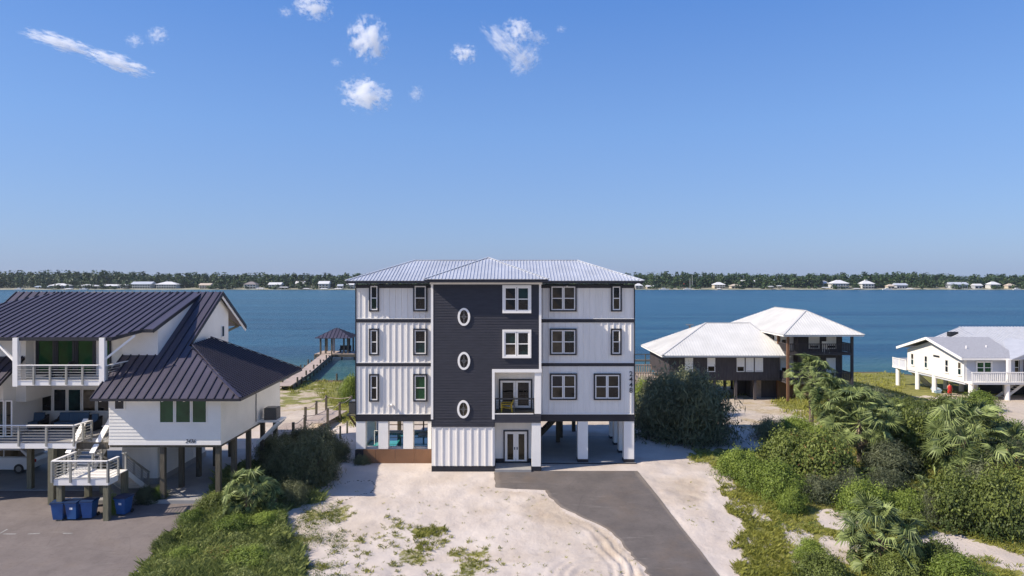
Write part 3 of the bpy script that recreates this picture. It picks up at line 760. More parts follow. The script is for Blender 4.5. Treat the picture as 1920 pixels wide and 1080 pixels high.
# piers
def pier(x0, x1, y0, y1, zb_, base=True):
    p_ = B('pier', M['white_trim'], H, x0, x1, y0, y1, zb_, 2.94)
    if base: B('pier_base', M['black'], p_, x0 - .02, x1 + .02, y0 - .02, y1 + .02, -.45, zb_ - .002)
for u0, u1 in ((667.5, 685), (709.5, 727.5), (756, 774.5), (802, 808.5)): pier(xw(u0), xw(u1), YW + .02, YW + .6, .98, base=False)
for u0, u1 in ((1083.5, 1102.5), (1170, 1189)): pier(xw(u0), xw(u1), YW + .02, YW + .7, .27)
for y in (50.2, 52.6, 54.7): pier(7.85, 8.5, y, y + .6, .22)
for y in (51.0, 54.6): pier(-10.85, -10.25, y, y + .5, .1)
for x, y in ((3.6, 53.6), (3.95, 55.2), (1.9, 54.5), (5.2, 57.6), (2.0, 57.6), (-2, 57.6), (-5.5, 57.6), (-9.5, 57.6), (-8.6, 54.8), (-6.6, 54.8)):
    MB().box(x - .15, x + .15, y - .15, y + .15, -.6, 2.95).build('piling', M['wood_dark'], H)
B('carport_slab', M['concrete'], H, xw(1000) + .55, HX1 + .1, YW - .05, YB + .3, -.5, .05)
B('slab_edge', M['black'], H, xc(1015) + .01, HX1 + .12, YW - .16, YW - .055, -.5, .03)
B('back_deck', M['wood_dark'], H, -11.2, 7.9, YB + .02, YB + 2.6, 3.0, 3.2)
# back stair seen through the carport
st = MB()
for s_ in (0, 1.0): st.beam((1.6, 53.0 + s_, 0.1), (4.3, 53.0 + s_, 2.9), .08, .28)
for i in range(12): t = (i + .5) / 12; st.box(1.6 + 2.7 * t - .14, 1.6 + 2.7 * t + .14, 53.0, 54.0, .15 + 2.8 * t, .19 + 2.8 * t)
st.build('back_stair', M['wood_dark'], H)
# lower brown screen and raised pool behind it
PW = thing('swimming_pool', 'raised swimming pool with brown panelled sides under the left wing of the white house', 'pool', (-8, 50, 0))
for i in range(4):
    x0 = HX0 + .02 + i * 1.37; B('panel', M['brown_panel'], PW, x0, x0 + 1.355, YW + .0, YW + .06, -.05, .95)
B('end_panel', M['black'], PW, HX0 - .03, HX0 + .55, YW - .06, YW - .003, -.3, .93)
mb = MB().ring(Frame((0, 0, 0), (1, 0, 0), (0, 1, 0), (0, 0, 1)), HX0 + .1, -5.5, YW + .62, 53.6, .28, .0, .97); mb.build('pool_wall', M['white_trim'], PW)
B('water', M['pool_water'], PW, HX0 + .38, -5.78, YW + .9, 53.32, .05, .80)
B('pool_step', M['white_trim'], PW, -7.2, -5.79, 52.2, 53.3, .801, .88)
mb = MB()
for x in (-9.8, -8.4, -7.0, -5.8): mb.box(x - .05, x + .05, 54.0, 54.1, 0, 1.9)
mb.beam((-10, 54.05, 1.85), (-5.6, 54.05, 1.85), .1, .06).beam((-10, 54.05, 1.3), (-5.6, 54.05, 1.3), .06, .05); mb.build('pool_rail', M['wood_red'], PW)
mb = MB().tube((-9.9, 49.2, .9), (-9.9, 49.2, 1.9), .03).tube((-9.6, 49.2, .9), (-9.6, 49.2, 1.9), .03).tube((-9.9, 49.2, 1.9), (-9.6, 49.2, 1.9), .03); mb.build('ladder', M['white_trim'], PW)

# AC units on brackets
def ac_unit(loc, label, w=.9, h=.85):
    x, y, z = loc; a = thing('air_conditioner', label, 'air conditioner', loc)
    B('casing', M['dark_metal'], a, x - w / 2, x + w / 2, y - w / 2, y + w / 2, z, z + h)
    mb = MB()
    for i in range(10): mb.box(x - w / 2 - .012, x + w / 2 + .012, y - w / 2 - .012, y + w / 2 + .012, z + .06 + i * .075, z + .085 + i * .075)
    mb.build('louvre', M['grey_metal'], a); MB().tube((x, y, z + h), (x, y, z + h + .03), w * .42, 16).build('fan_guard', M['grey_metal'], a)
    return a
br = MB().box(HX0 - 1.25, HX0 - .03, 50.2, 51.5, 2.75, 2.88); br.build('bracket_platform', M['wood_olive'], H)
mb = MB()
for y in (50.3, 51.4): mb.beam((HX0 - 1.1, y, 2.75), (HX0 - .05, y, 1.3), .12, .12)
mb.build('bracket_brace', M['wood_red'], H)
ac_unit((HX0 - .62, 50.85, 2.885), 'dark air conditioner on the wooden bracket at the left edge of the white house', 1.0, .9)

# Adirondack chair on the balcony
def adirondack(loc, rz):
    ch = thing('garden_chair', 'yellow slatted garden chair on the recessed balcony of the dark tower', 'chair', loc)
    def L(p): return Vector(p) + Vector(loc)
    seat = MB()
    for i in range(5): a = -.28 + i * .14; seat.beam(L((-.25, a, .36)), L((.35, a, .24)), .11, .025, up=(0, 0, 1))
    seat.build('seat', M['yellow'], ch)
    for i in range(5):
        a = -.28 + i * .14; MB().beam(L((.30, a, .25)), L((.62, a * 1.2, 1.02 - abs(i - 2) * .05)), .12, .025, up=(1, 0, 0)).build('back_slat', M['yellow'], ch)
    for s_ in (-1, 1):
        MB().beam(L((-.32, s_ * .36, .56)), L((.48, s_ * .36, .58)), .14, .03).build('armrest', M['yellow'], ch)
        MB().beam(L((-.26, s_ * .36, 0)), L((-.26, s_ * .36, .55)), .09, .04, up=(0, 1, 0)).build('leg', M['yellow'], ch)
        MB().beam(L((.46, s_ * .30, 0)), L((.40, s_ * .30, .56)), .09, .04, up=(0, 1, 0)).build('leg', M['yellow'], ch)
    return ch
adirondack((-.45, 46.7, 3.76), 0)

# ------------------------------------------------------------------ left house: white, dark bronze roofs, decks and stair
LH = thing('stilt_house', 'white house on wooden posts with dark standing seam roofs and balconies beside the parking lot', 'house', (-26, 46, -.6))
FA = 41.0
SL = .65
def pz(y): return 5.76 + SL * (y - 40.2)             # main roof plane
def uz(y): return 9.66 + .32 * (y - 42.8)            # upper roof plane
ax0, ax1 = -24.2, -17.5
# front block
mb = MB(); P_ = [(ax1, FA, 3.0), (ax1, 51.5, 3.0), (ax1, 51.5, 5.62), (ax1, FA, 5.80)]
mb.prism(P_, (ax0 - ax1, 0, 0)); mb.build('wall', M['stucco'], LH)
fa = front(FA)
laps(fa, [(ax0, ax1 + .02, 3.02, 5.6)], lap=.2, d=.032).build('lap_siding', M['stucco'], LH, kind='stuff')
MB().fb(fa, ax0 - .02, ax1 + .03, 2.86, 3.02, -.05, .03).build('skirt_board', M['white_trim'], LH)
MB().fb(right_side(ax1), FA, 51.5, 2.86, 3.0, -.05, .02).build('skirt_board', M['stucco'], LH)
def xa(u): return (u - U0) * FA / F
def za(v): return ZC - (v - V0) * FA / F
for u0, u1 in ((300, 327), (330, 358.5), (361, 388.5)):
    window(LH, fa, xa(u0), xa(u1), za(792.5), za(748), trim=None, frame='white_trim', glass='green_glass', fw=.02, rail=False, proud=.04)
window(LH, fa, xa(215), xa(235), za(768), za(748.5), trim=None, fw=.04, rail=False, proud=.04)
text(LH, '2436', (xa(357), FA - .04, za(830)), .30, M['black'], shear=.35, name='house_number')
B('floor_joists', M['wood_dark'], LH, ax0, ax1 - .05, FA + .06, 51.5, 2.7, 2.86)
# enclosure under the block
B('enclosure_wall', M['white'], LH, -25.3, -23.0, 44.3, 51.2, -.1, 2.7)
B('enclosure_base', M['concrete'], LH, -25.32, -22.98, 44.28, 51.3, -.7, -.1)
for i in range(3): MB().fb(right_side(-23.0), 44.7 + i * 2.2, 46.6 + i * 2.2, 0, 2.3, 0, .03).build('garage_panel', M['white_trim'], LH)
B('porch_slab', M['concrete'], LH, -25.2, -16.6, 41.0, 53.5, -1.0, -.46)
B('carport_floor', M['concrete'], LH, -46, -25.25, 43.0, 54, -1.0, -.47)
for x, col in ((-17.75, 'wood_dark'), (-21.1, 'wood_dark')):
    for y in (41.3, 43.6, 46.0, 48.6, 51.2):
        B('post', M[col], LH, x - .14, x + .14, y - .14, y + .14, -.95, 2.88)
mb = MB()
for y in (44.6, 47.2): mb.tube((-17.9, y, 2.62), (-17.9, y, 2.7), .07, 8)
mb.build('ceiling_lamp', M['white_trim'], LH)
# AC platform with white braces on the right wall
mb = MB().box(ax1 + .0, ax1 + 1.5, 47.0, 48.4, 2.95, 3.07); mb.build('bracket_platform', M['white_trim'], LH)
for y in (47.05, 48.35): MB().beam((ax1 + 1.4, y, 2.95), (ax1 - .1, y, 1.5), .14, .16).build('bracket_brace', M['white_trim'], LH)
ac_unit((ax1 + .75, 47.7, 3.075), 'grey air conditioner on the white bracket of the dark roofed stilt house', .85, .8)
MB().tube((ax1 + .04, 46.6, 3.1), (ax1 + .04, 46.6, 5.0), .035).build('drain_pipe', M['grey_metal'], LH)
# big main roof plane, split into convex pieces
c = lambda x, y, z: (x, y, z)
RM = M['bronze']
metal_roof(LH, [c(-24.85, 40.2, pz(40.2)), c(-16.0, 40.2, pz(40.2)), c(-21.0, 44.4, pz(44.4)), c(-21.0, 44.5, pz(44.5)), c(-24.85, 44.5, pz(44.5))], (0, 1, SL), .52, RM)
metal_roof(LH, [c(-24.85, 44.502, pz(44.502)), c(-21.0, 44.502, pz(44.502)), c(-21.0, 49.6, pz(49.6)), c(-24.85, 49.6, pz(49.6))], (0, 1, SL), .52, RM)
metal_roof(LH, [c(-36.0, 43.6, pz(43.6)), c(-31.2, 43.6, pz(43.6)), c(-31.2, 49.6, pz(49.6)), c(-36, 49.6, pz(49.6))], (0, 1, SL), .55, RM)
# right hip face and its rear
K = c(-21.0, 47.6, 8.72)
metal_roof(LH, [c(-16.0, 40.2, 5.76), c(-16.0, 52.0, 5.98), K, c(-21.0, 44.4, 8.30)], (-1, 0, .5), .36, RM)
metal_roof(LH, [c(-16.0, 52.0, 5.98), c(-21.0, 52.6, 6.1), K], (-.3, -1, .5), .5, RM)
MB().beam(c(-16.0, 40.2, 5.86), c(-21.0, 44.4, 8.44), .22, .05).build('hip_cap', RM, LH)
MB().beam(c(-16.0, 52.0, 6.07), (K[0], K[1], K[2] + .1), .2, .05).build('hip_cap', RM, LH)
# lower-left roof patch and its neighbour wing
metal_roof(LH, [c(-40, 40.2, pz(40.2)), c(-31.0, 40.2, pz(40.2)), c(-31.0, 43.45, pz(43.45)), c(-40, 43.45, pz(43.45))], (0, 1, SL), .52, RM)
# back slope of the big gable
yr, zr = 49.62, pz(49.6)
metal_roof(LH, [c(-36, yr, zr), c(-21.0, yr, zr), c(-21.0, 54.0, zr - (54 - yr) * .63), c(-36, 54.0, zr - (54 - yr) * .63)], (0, -1, .63), .55, RM)
# upper roof
ur = M['bronze']
metal_roof(LH, [c(-38, 41.56, uz(41.56)), c(-24.35, 41.56, uz(41.56)), c(-23.2, 42.8, uz(42.8)), c(-23.2, 49.58, uz(49.58)), c(-33.0, 49.58, uz(49.58)), c(-38, 45.2, uz(45.2))], (0, 1, .32), .46, ur)
metal_roof(LH, [c(-23.2, 42.8, uz(42.8)), c(-22.5, 42.8, uz(42.8)), c(-22.5, 49.58, uz(49.58)), c(-23.2, 49.58, uz(49.58))], (0, 1, .32), .7, ur)
# fascias and soffits
def fascia(p, q, h=.14, off=-.06, m='black', w=.05):
    MB().beam(Vector(p) + Vector((0, 0, off)), Vector(q) + Vector((0, 0, off)), w, h).build('fascia', M[m], LH)
fascia((-24.85, 40.2, 5.76), (-16.0, 40.2, 5.76)); fascia((-16.0, 40.2, 5.76), (-16.0, 52.0, 5.98))
fascia((-24.85, 40.2, 5.76), (-24.85, 43.5, pz(43.5))); fascia((-38, 41.56, uz(41.56)), (-24.35, 41.56, uz(41.56)), .18, -.10)
fascia((-24.35, 41.56, uz(41.56)), (-23.2, 42.8, uz(42.8)), .18, -.10); fascia((-23.2, 42.8, uz(42.8)), (-22.5, 42.8, uz(42.8)), .18, -.10)
fascia((-22.5, 42.8, uz(42.8)), (-22.5, 49.58, uz(49.58)), .2, -.11)
fascia((-31.0, 40.2, 5.76), (-31.0, 43.4, pz(43.4))); fascia((-40, 40.2, 5.76), (-31, 40.2, 5.76))
fascia((-21.0, 44.5, pz(44.5)), (-21.0, yr, zr), .2, -.11, 'black'); fascia((-21.0, yr, zr), (-21.0, 54.0, zr - 4.38 * .63), .2, -.11, 'black')
fascia((-21.06, yr, zr - .2), (-21.06, 54.0, zr - 4.38 * .63 - .2), .22, -.1, 'white_trim')
MB().prism([(-24.8, 40.25, 5.66), (-16.05, 40.25, 5.66), (-16.05, 51.9, 5.8), (-17.5, 51.4, 5.6), (-17.5, 41.0, 5.62), (-24.8, 41.0, 5.62)], (0, 0, .02)).build('soffit', M['stucco'], LH)
MB().prism([(-31.0, 41.6, uz(41.6) - .16), (-24.4, 41.6, uz(41.6) - .16), (-22.55, 43.6, uz(43.6) - .16), (-22.55, 44.6, uz(44.6) - .16), (-31.0, 44.6, uz(44.6) - .16)], (0, 0, .05)).build('soffit', M['white_trim'], LH)
mb = MB()
for u in (80, 120, 160): x = (u - U0) * 42 / F; mb.tube((x, 42.0, uz(42) - .24), (x, 42.0, uz(42) - .16), .07, 8)
for u in (188, 224, 260, 304, 345): x = (u - U0) * 40.5 / F; mb.tube((x, 40.5, 5.55), (x, 40.5, 5.63), .06, 8)
mb.build('eave_lamp', M['white_trim'], LH)
# gable wall on the right and interior mass
MB().prism([(-21.4, 44.6, 5.8), (-21.4, 51.5, 5.8), (-21.4, 51.5, zr - 1.95 * .63 - .15), (-21.4, yr, zr - .12), (-21.4, 44.6, pz(44.6) - .15)], (-3.2, 0, 0)).build('gable_wall', M['stucco'], LH)
window(LH, right_side(-21.4), 50.2, 50.65, 8.55, 9.4, trim=None, fw=.03, rail=False, proud=.03)
mb = MB().beam((-21.5, 51.5, 8.9), (-21.5, 53.6, 9.15), .12, .14).beam((-21.5, 51.5, 9.9), (-21.5, 53.4, 9.2), .10, .12).beam((-21.5, 51.55, 10.3), (-21.5, 51.55, 8.9), .12, .12); mb.build('eave_brace', M['wood_olive'], LH)
# upper storey box (balcony back wall and dormer front)
ub = 44.2
MB().prism([(-22.6, 43.55, 6.5), (-22.6, 49.5, 6.5), (-22.6, 49.5, uz(49.5) - .08), (-22.6, 43.55, uz(43.55) - .08)], (-2.25, 0, 0)).build('dormer_wall', M['stucco'], LH)
MB().prism([(-24.86, ub, 6.4), (-24.86, 49.4, 6.4), (-24.86, 49.4, uz(49.4) - .08), (-24.86, ub, uz(ub) - .08)], (-6.1, 0, 0)).build('upper_wall', M['stucco'], LH)
fu = front(ub)
def xu(u): return (u - U0) * ub / F
for u0, u1 in ((69, 105), (105.5, 142), (143, 180)):
    window(LH, fu, xu(u0), xu(u1), 6.62, 9.0, trim='black', frame='black', glass='green_glass', tw=.10, fw=.08, rail=False, name='sliding_door', proud=.05)
window(LH, fu, xu(190.5), xu(209), 6.9, 9.0, trim='black', frame='black', glass='green_glass', tw=.06, fw=.05, rail=False, proud=.05)
# side-lit wall at the far left
MB().box(-40, -30.97, 43.5, 49, 5, 9.55).build('upper_wall', M['stucco'], LH)
laps(front(43.5), [(-40, -30.97, 7.8, 9.5)], lap=.2, d=.03).build('lap_siding', M['stucco'], LH, kind='stuff')
# balcony
bx0, bx1, by = -30.1, -24.95, 41.5
B('balcony_floor', M['white_trim'], LH, bx0, bx1, by, ub - .003, 6.42, 6.58)
MB().box(bx0 - .02, bx1 + .02, by - .05, by - .002, 6.36, 6.68).build('balcony_edge', M['white_trim'], LH)
B('balcony_post', M['white_trim'], LH, bx0 - .2, bx0 + .1, by - .1, by + .2, 6.3, uz(by + .1) - .02)
B('balcony_post', M['white_trim'], LH, bx1 - .1, bx1 + .22, by - .1, by + .2, 6.3, uz(by + .1) - .02)
rod_rail(LH, (bx0 + .1, by - .08, 6.6), (bx1 - .12, by - .08, 6.6), 1.0, 6, 6, ends=False)
rod_rail(LH, (bx1 + .25, by + .1, 6.6), (bx1 + .85, by + 2.2, 6.75), .95, 3, 6)
MB().beam((bx1 + .15, by, 7.9), (bx1 + 1.7, by + .6, 9.35), .12, .12).build('diagonal_brace', M['white_trim'], LH); MB().beam((bx0 - .1, by, 7.8), (bx0 - 1.7, by + .3, 9.2), .12, .12).build('diagonal_brace', M['white_trim'], LH)
MB().prism([(bx0 + .4, 43.2, 6.6), (bx0 + 1.0, 43.2, 6.6), (bx0 + 1.0, 43.8, 6.6), (bx0 + .4, 43.8, 6.6)], (0, 0, .02)).build('doormat', M['rubber'], LH)
# main storey behind the deck
yd = 46.0
B('wall', M['stucco'], LH, -36, ax0 + .003, yd, 49.4, 3.0, 6.38)
fd = front(yd)
def xd(u): return (u - U0) * yd / F
def zd(v): return ZC - (v - V0) * yd / F
for u0, u1 in ((74, 98.5), (101.5, 125.5), (128.5, 153), (156, 180.5), (183.5, 205.5)):
    window(LH, fd, xd(u0), xd(u1), zd(771), zd(729), trim=None, fw=.025, rail=False, proud=.04)
MB().fb(fd, xd(49), xd(57), zd(730), zd(723), 0, .25).build('wall_lamp', M['dark_metal'], LH)
# left lower wing with dark sliding doors
B('wall', M['stucco'], LH, -40, -31.6, 42.4, 45.99, 3.0, 6.9)
for u0, u1 in ((-12, 9), (11, 29)):
    x0, x1 = (u0 - U0) * 42.4 / F, (u1 - U0) * 42.4 / F
    window(LH, front(42.4), x0, min(x1, -31.0), 3.05, 5.3, trim=None, frame='white_trim', glass='glass', fw=.05, rail=False, name='sliding_door', proud=.04)
# deck
dx0, dx1, dy0 = -42, -26.2, 40.9
deck_z = 3.0
def boards(parent, x0, x1, y0, y1, z, w=.16, m='white', along='x'):
    """deck boards, one object each"""
    me = unit_box('deck_board', M[m])
    if along == 'x':
        k = int((y1 - y0) / w)
        for i in range(k): share('deck_board', me, None, parent, ((x0 + x1) / 2, y0 + (i + .5) * (y1 - y0) / k, z), (x1 - x0, (y1 - y0) / k - .012, .04))
    else:
        k = int((x1 - x0) / w)
        for i in range(k): share('deck_board', me, None, parent, (x0 + (i + .5) * (x1 - x0) / k, (y0 + y1) / 2, z), ((x1 - x0) / k - .012, y1 - y0, .04))
boards(LH, dx0, dx1 + .1, dy0, 42.35, deck_z - .04, .17, 'concrete')
boards(LH, dx0, ax0 - .01, 42.36, yd - .01, deck_z - .04, .17, 'concrete')
B('deck_edge', M['white_trim'], LH, dx0, dx1 + .1, dy0 - .05, dy0 - .002, 2.68, 3.0)
mb = MB().box(dx1 - .3, ax0 - .01, 42.30, 42.355, 2.68, 2.955); mb.build('deck_edge', M['white_trim'], LH)
mb = MB()
for y in (41.3, 43.2, 45.4): mb.box(dx0, ax0 - .2, y - .06, y + .06, 2.55, 2.95)
mb.build('deck_beam', M['wood_dark'], LH)
rod_rail(LH, (-41, dy0 - .08, 3.0), (dx1, dy0 - .08, 3.0), 1.07, 10, 6, ends=False)
B('rail_post', M['rail_post'], LH, dx1 - .05, dx1 + .05, dy0 - .13, dy0 - .03, 2.85, 4.04)
rod_rail(LH, (dx1 + .0, dy0 - .06, 3.0), (-26.05, 42.3, 3.0), 1.07, 3, 6)
# upper flight down to the landing
lz, ly0, ly1, lx0, lx1 = 1.45, 38.8, 40.8, -26.0, -22.95
n_st = 8
for i in range(n_st):
    t = (i + .5) / n_st; y = ly1 + (42.75 - ly1) * t; z = lz + (3.0 - lz) * t
    B('tread', M['white'], LH, -26.5, -25.1, y - .15, y + .15, z - .05, z)
for x, y1_, zt in ((-26.52, 42.3, 3.0), (-25.08, 42.6, 3.05)):
    MB().beam((x, 42.7, 2.85), (x, ly1, lz - .1), .06, .3).build('stringer', M['white_trim'], LH)
    MB().beam((x, y1_ + .2, zt + 1.12), (x - .02, ly1 - .02, lz + .98), .30, .06).build('top_rail', M['white_trim'], LH)
    mb = MB()
    for k in range(6): z = .12 + k * .15; mb.beam((x, y1_ + .1, zt + z), (x, ly1, lz + z - .05), .022, .022)
    mb.build('rail_rods', M['grey_metal'], LH, kind='stuff')
    for t in (0.02, .5, .98): y = ly1 + (y1_ + .1 - ly1) * t; z = lz + (zt - lz) * t; B('rail_post', M['rail_post'], LH, x - .05, x + .05, y - .05, y + .05, z - .25, z + 1.0)
# landing
boards(LH, lx0, lx1, ly0, ly1, lz - .04, .17, 'white')
MB().prism([(lx0 - .02, ly0 - .05, lz - .34), (lx1 + .02, ly0 - .05, lz - .34), (lx1 + .02, ly0, lz - .34), (lx0 - .02, ly0, lz - .34)], (0, 0, .34)).build('landing_edge', M['white_trim'], LH)
B('landing_edge', M['white_trim'], LH, lx1 + .0, lx1 + .05, ly0, ly1 - 1.1, lz - .34, lz)
B('landing_edge', M['white_trim'], LH, lx0 - .05, lx0, ly0, ly1, lz - .34, lz)
rod_rail(LH, (lx0 - .1, ly0 - .08, lz), (lx1 + .02, ly0 - .08, lz), 1.05, 4, 6)
rod_rail(LH, (lx0 - .08, ly0, lz), (lx0 - .08, ly1, lz), 1.05, 3, 6)
rod_rail(LH, (lx1 + .02, ly0 - .03, lz), (lx1 + .06, ly0 + .9, lz), 1.05, 2, 6)
for x, y in ((-25.75, 38.95), (-25.2, 40.6), (-23.1, 38.95), (-23.1, 40.7)):
    B('post', M['wood_olive'], LH, x - .15, x + .15, y - .15, y + .15, -1.4, lz - .05)
# lower flight going down away from the viewer, under the front block
n2 = 11; fy0, fy1, fz1 = ly1, 43.6, -.55
for i in range(n2):
    t = (i + .5) / n2; y = fy0 + (fy1 - fy0) * t; z = lz - (lz - fz1) * t
    B('tread', M['white'], LH, -24.5, -23.15, y - .14, y + .14, z - .1, z - .05)
for x in (-24.55, -23.08):
    MB().beam((x, fy0, lz - .15), (x, fy1 + .05, fz1 - .2), .06, .3).build('stringer', M['white_trim'], LH)
    MB().beam((x, fy0 - .3, lz + 1.05), (x - .1, fy1, fz1 + 1.05), .14, .05).build('top_rail', M['rail_post'], LH)
    mb = MB()
    for k in range(6): z = .12 + k * .15; mb.beam((x, fy0, lz + z), (x - .1, fy1, fz1 + z), .022, .022)
    mb.build('rail_rods', M['grey_metal'], LH, kind='stuff')
    for t in (.0, .35, .7, 1): y = fy0 + (fy1 - fy0) * t; z = lz - (lz - fz1) * t; B('rail_post', M['rail_post'], LH, x - .15 * t - .05, x - .15 * t + .05, y - .05, y + .05, z - .3, z + 1.0)
for x, y in ((-27.6, 41.0), (-30.6, 43.4), (-29.9, 45.5), (-33.5, 41.0), (-33.8, 44), (-27.8, 45.6), (-38, 41.2), (-31.5, 47.5), (-36.5, 48), (-27.2, 48.4), (-25.5, 42.6)):
    w = .17 if y < 41.5 else .15
    B('post', M['wood_olive'], LH, x - w, x + w, y - w, y + w, -1.4, 2.7)
B('house_underside', M['wood_dark'], LH, -40, ax0, yd - .2, 52, 2.4, 2.66)

# furniture on the deck
def lounge(name, label, cat, x0, x1, y, z, seats, group=None):
    t = thing(name, label, cat, ((x0 + x1) / 2, y, z)); w = (x1 - x0 - .3) / seats
    B('base', M['wicker'], t, x0, x1, y - .40, y + .45, z + .08, z + .32)
    for x in (x0, x1 - .14): MB().prism([(x, y - .45, z + .05), (x, y + .45, z + .05), (x, y + .5, z + .85), (x, y + .15, z + .62), (x, y - .45, z + .55)], (.14, 0, 0)).build('armrest', M['wicker'], t)
    B('back', M['wicker'], t, x0 + .141, x1 - .141, y + .36, y + .47, z + .1, z + .82)
    for i in range(seats):
        a = x0 + .15 + i * w
        B('seat_cushion', M['cushion'], t, a + .01, a + w - .01, y - .38, y + .2, z + .321, z + .47)
        MB().prism([(a + .01, y + .16, z + .46), (a + .01, y + .30, z + .46), (a + .01, y + .36, z + 1.0), (a + .01, y + .22, z + 1.0)], (w - .02, 0, 0)).build('back_cushion', M['cushion'], t)
    return t
lounge('outdoor_sofa', 'three seat dark wicker sofa with blue grey cushions on the left deck under the windows', 'sofa', xd(124), xd(186), 44.9, 3.0, 3)
lounge('outdoor_armchair', 'dark wicker armchair with blue cushion on the deck at the left end of the sofa', 'armchair', xd(70), xd(104), 44.9, 3.0, 1)
lounge('outdoor_armchair', 'dark wicker armchair on the deck between the sofa and the white front block', 'armchair', xd(192), xd(211), 44.4, 3.0, 1)
tb = thing('side_table', 'small pale side table at the top of the white stair', 'table', (-25.9, 43.6, 3.0))
B('tabletop', M['white_trim'], tb, -26.15, -25.75, 43.5, 43.9, 3.42, 3.47); B('pedestal', M['white'], tb, -26.1, -25.8, 43.55, 43.85, 3.0, 3.419)
lb = thing('lounge_chair', 'dark reclining chair standing at the glass doors on the upper left balcony', 'chair', (-29.0, 43.4, 6.6))
MB().beam((-29.3, 43.3, 6.95), (-28.2, 43.3, 7.0), .6, .06).build('seat', M['wicker'], lb); MB().beam((-28.25, 43.3, 7.0), (-27.9, 43.3, 7.6), .6, .06, up=(1, 0, 0)).build('back', M['wicker'], lb)
for x, y in ((-29.2, 43.05), (-29.2, 43.55), (-28.3, 43.05), (-28.3, 43.55)): B('leg', M['wicker'], lb, x - .03, x + .03, y - .03, y + .03, 6.59, 6.96)

# wheelie bins
M['bin_lid'] = mat('dark_blue_lid', (.012, .035, .10), .35, var=.15)
def bin_(u, v, rz, label, sticker):
    p = GG(u, v); z0 = p.z + .05
    t = thing('wheelie_bin', label, 'bin', (0, 0, 0), 'blue wheelie bins by the parking lot')
    b = MB()
    def sec(z, w, d): return [(-w, -d, z), (w, -d, z), (w, d, z), (-w, d, z)]
    rings = [sec(.06, .25, .27), sec(.5, .29, .32), (sec(.98, .33, .37))]
    pts = [q for r_ in rings for q in r_]; fs = [(0, 3, 2, 1), (8, 9, 10, 11)]
    for k in range(2):
        for i in range(4): fs.append((4 * k + i, 4 * k + (i + 1) % 4, 4 * k + 4 + (i + 1) % 4, 4 * k + 4 + i))
    b.add(pts, fs); b.box(-.36, .36, -.41, .40, .93, .985); b.build('body', M['blue_plastic'], t)
    lid = MB(); lid.prism([(-.36, -.43, .99), (-.36, .44, .99), (-.36, .44, 1.06), (-.36, 0, 1.10), (-.36, -.43, 1.05)], (.72, 0, 0)); lid.build('lid', M['bin_lid'], t)
    MB().tube((-.26, .47, .96), (.26, .47, .96), .02).build('handle', M['blue_plastic'], t)
    for s_ in (-1, 1): MB().tube((s_ * .30, .30, .12), (s_ * .36, .30, .12), .12, 14).build('wheel', M['rubber'], t)
    if sticker: MB().box(-.08, .10, -.345, -.335, .62, .75).build('sticker', M['white_trim'], t)
    t.location = (p.x, p.y, z0); t.rotation_euler = (0, 0, rz); return t
bin_(113, 975, .10, 'blue wheelie bin at the left end of the row of three', False)
bin_(140, 974, -.04, 'blue wheelie bin with a white sticker in the middle of the row of three', True)
bin_(168, 972, .06, 'blue wheelie bin at the right end of the row of three below the stair landing', False)
bin_(232, 965, -.12, 'single blue wheelie bin standing apart to the right of the landing post', True)

# car parked under the deck
def car():
    t = thing('parked_car', 'white sport utility car parked in the shade under the left deck', 'car', (-35.1, 47.5, -.47)); z0 = -.47; x0 = -37.4
    low = [(0, .35), (0, .85), (.15, 1.02), (1.15, 1.12), (3.9, 1.14), (4.62, 1.08), (4.7, .8), (4.66, .35), (4.2, .28), (.3, .28)]
    def loft(prof, ys, mat_, nm, par, zoff=0):
        mb = MB(); n = len(prof); rings = []
        for y, sx, sz in ys: rings.append([(x0 + 2.35 + (x - 2.35) * sx, 47.5 + y, z0 + .28 + (z - .28) * sz) for x, z in prof])
        pts = [q for r_ in rings for q in r_]; fs = [tuple(range(n)), tuple(range(len(pts) - 1, len(pts) - n - 1, -1))]
        for k in range(len(rings) - 1):
            for i in range(n): fs.append((k * n + i, k * n + (i + 1) % n, (k + 1) * n + (i + 1) % n, (k + 1) * n + i))
        mb.add(pts, fs); o = mb.build(nm, M[mat_], par); 
        bv = o.modifiers.new('bevel', 'BEVEL'); bv.width = .05; bv.segments = 2; bv.limit_method = 'ANGLE'; return o
    body = loft(low, [(-.92, .96, .94), (-.86, 1, 1), (.86, 1, 1), (.92, .96, .94)], 'car_white', 'body', t)
    cab = [(1.0, 1.10), (1.75, 1.62), (2.4, 1.70), (3.9, 1.66), (4.55, 1.12)]
    loft(cab, [(-.80, .97, 1), (-.70, .95, 1.04), (.70, .95, 1.04), (.80, .97, 1)], 'car_white', 'cabin', t)
    for s_ in (-1, 1):
        y = 47.5 + s_ * .805
        MB().prism([(x0 + 1.35, y, z0 + 1.16), (x0 + 1.85, y, z0 + 1.54), (x0 + 2.6, y, z0 + 1.60), (x0 + 2.6, y, z0 + 1.16)], (0, s_ * .01, 0)).build('side_window', M['glass'], t)
        MB().prism([(x0 + 2.68, y, z0 + 1.16), (x0 + 2.68, y, z0 + 1.60), (x0 + 3.75, y, z0 + 1.57), (x0 + 4.15, y, z0 + 1.16)], (0, s_ * .01, 0)).build('side_window', M['glass'], t)
        for x in (.95, 3.75):
            w = MB().tube((x0 + x, 47.5 + s_ * .70, z0 + .34), (x0 + x, 47.5 + s_ * .94, z0 + .34), .34, 20).build('wheel', M['rubber'], t)
            MB().tube((x0 + x, 47.5 + s_ * .941, z0 + .34), (x0 + x, 47.5 + s_ * .955, z0 + .34), .2, 10).build('rim', M['grey_metal'], w)
    B('tail_light', M['red'], t, x0 + 4.66, x0 + 4.72, 47.5 - .85, 47.5 - .6, z0 + .75, z0 + .95)
car()

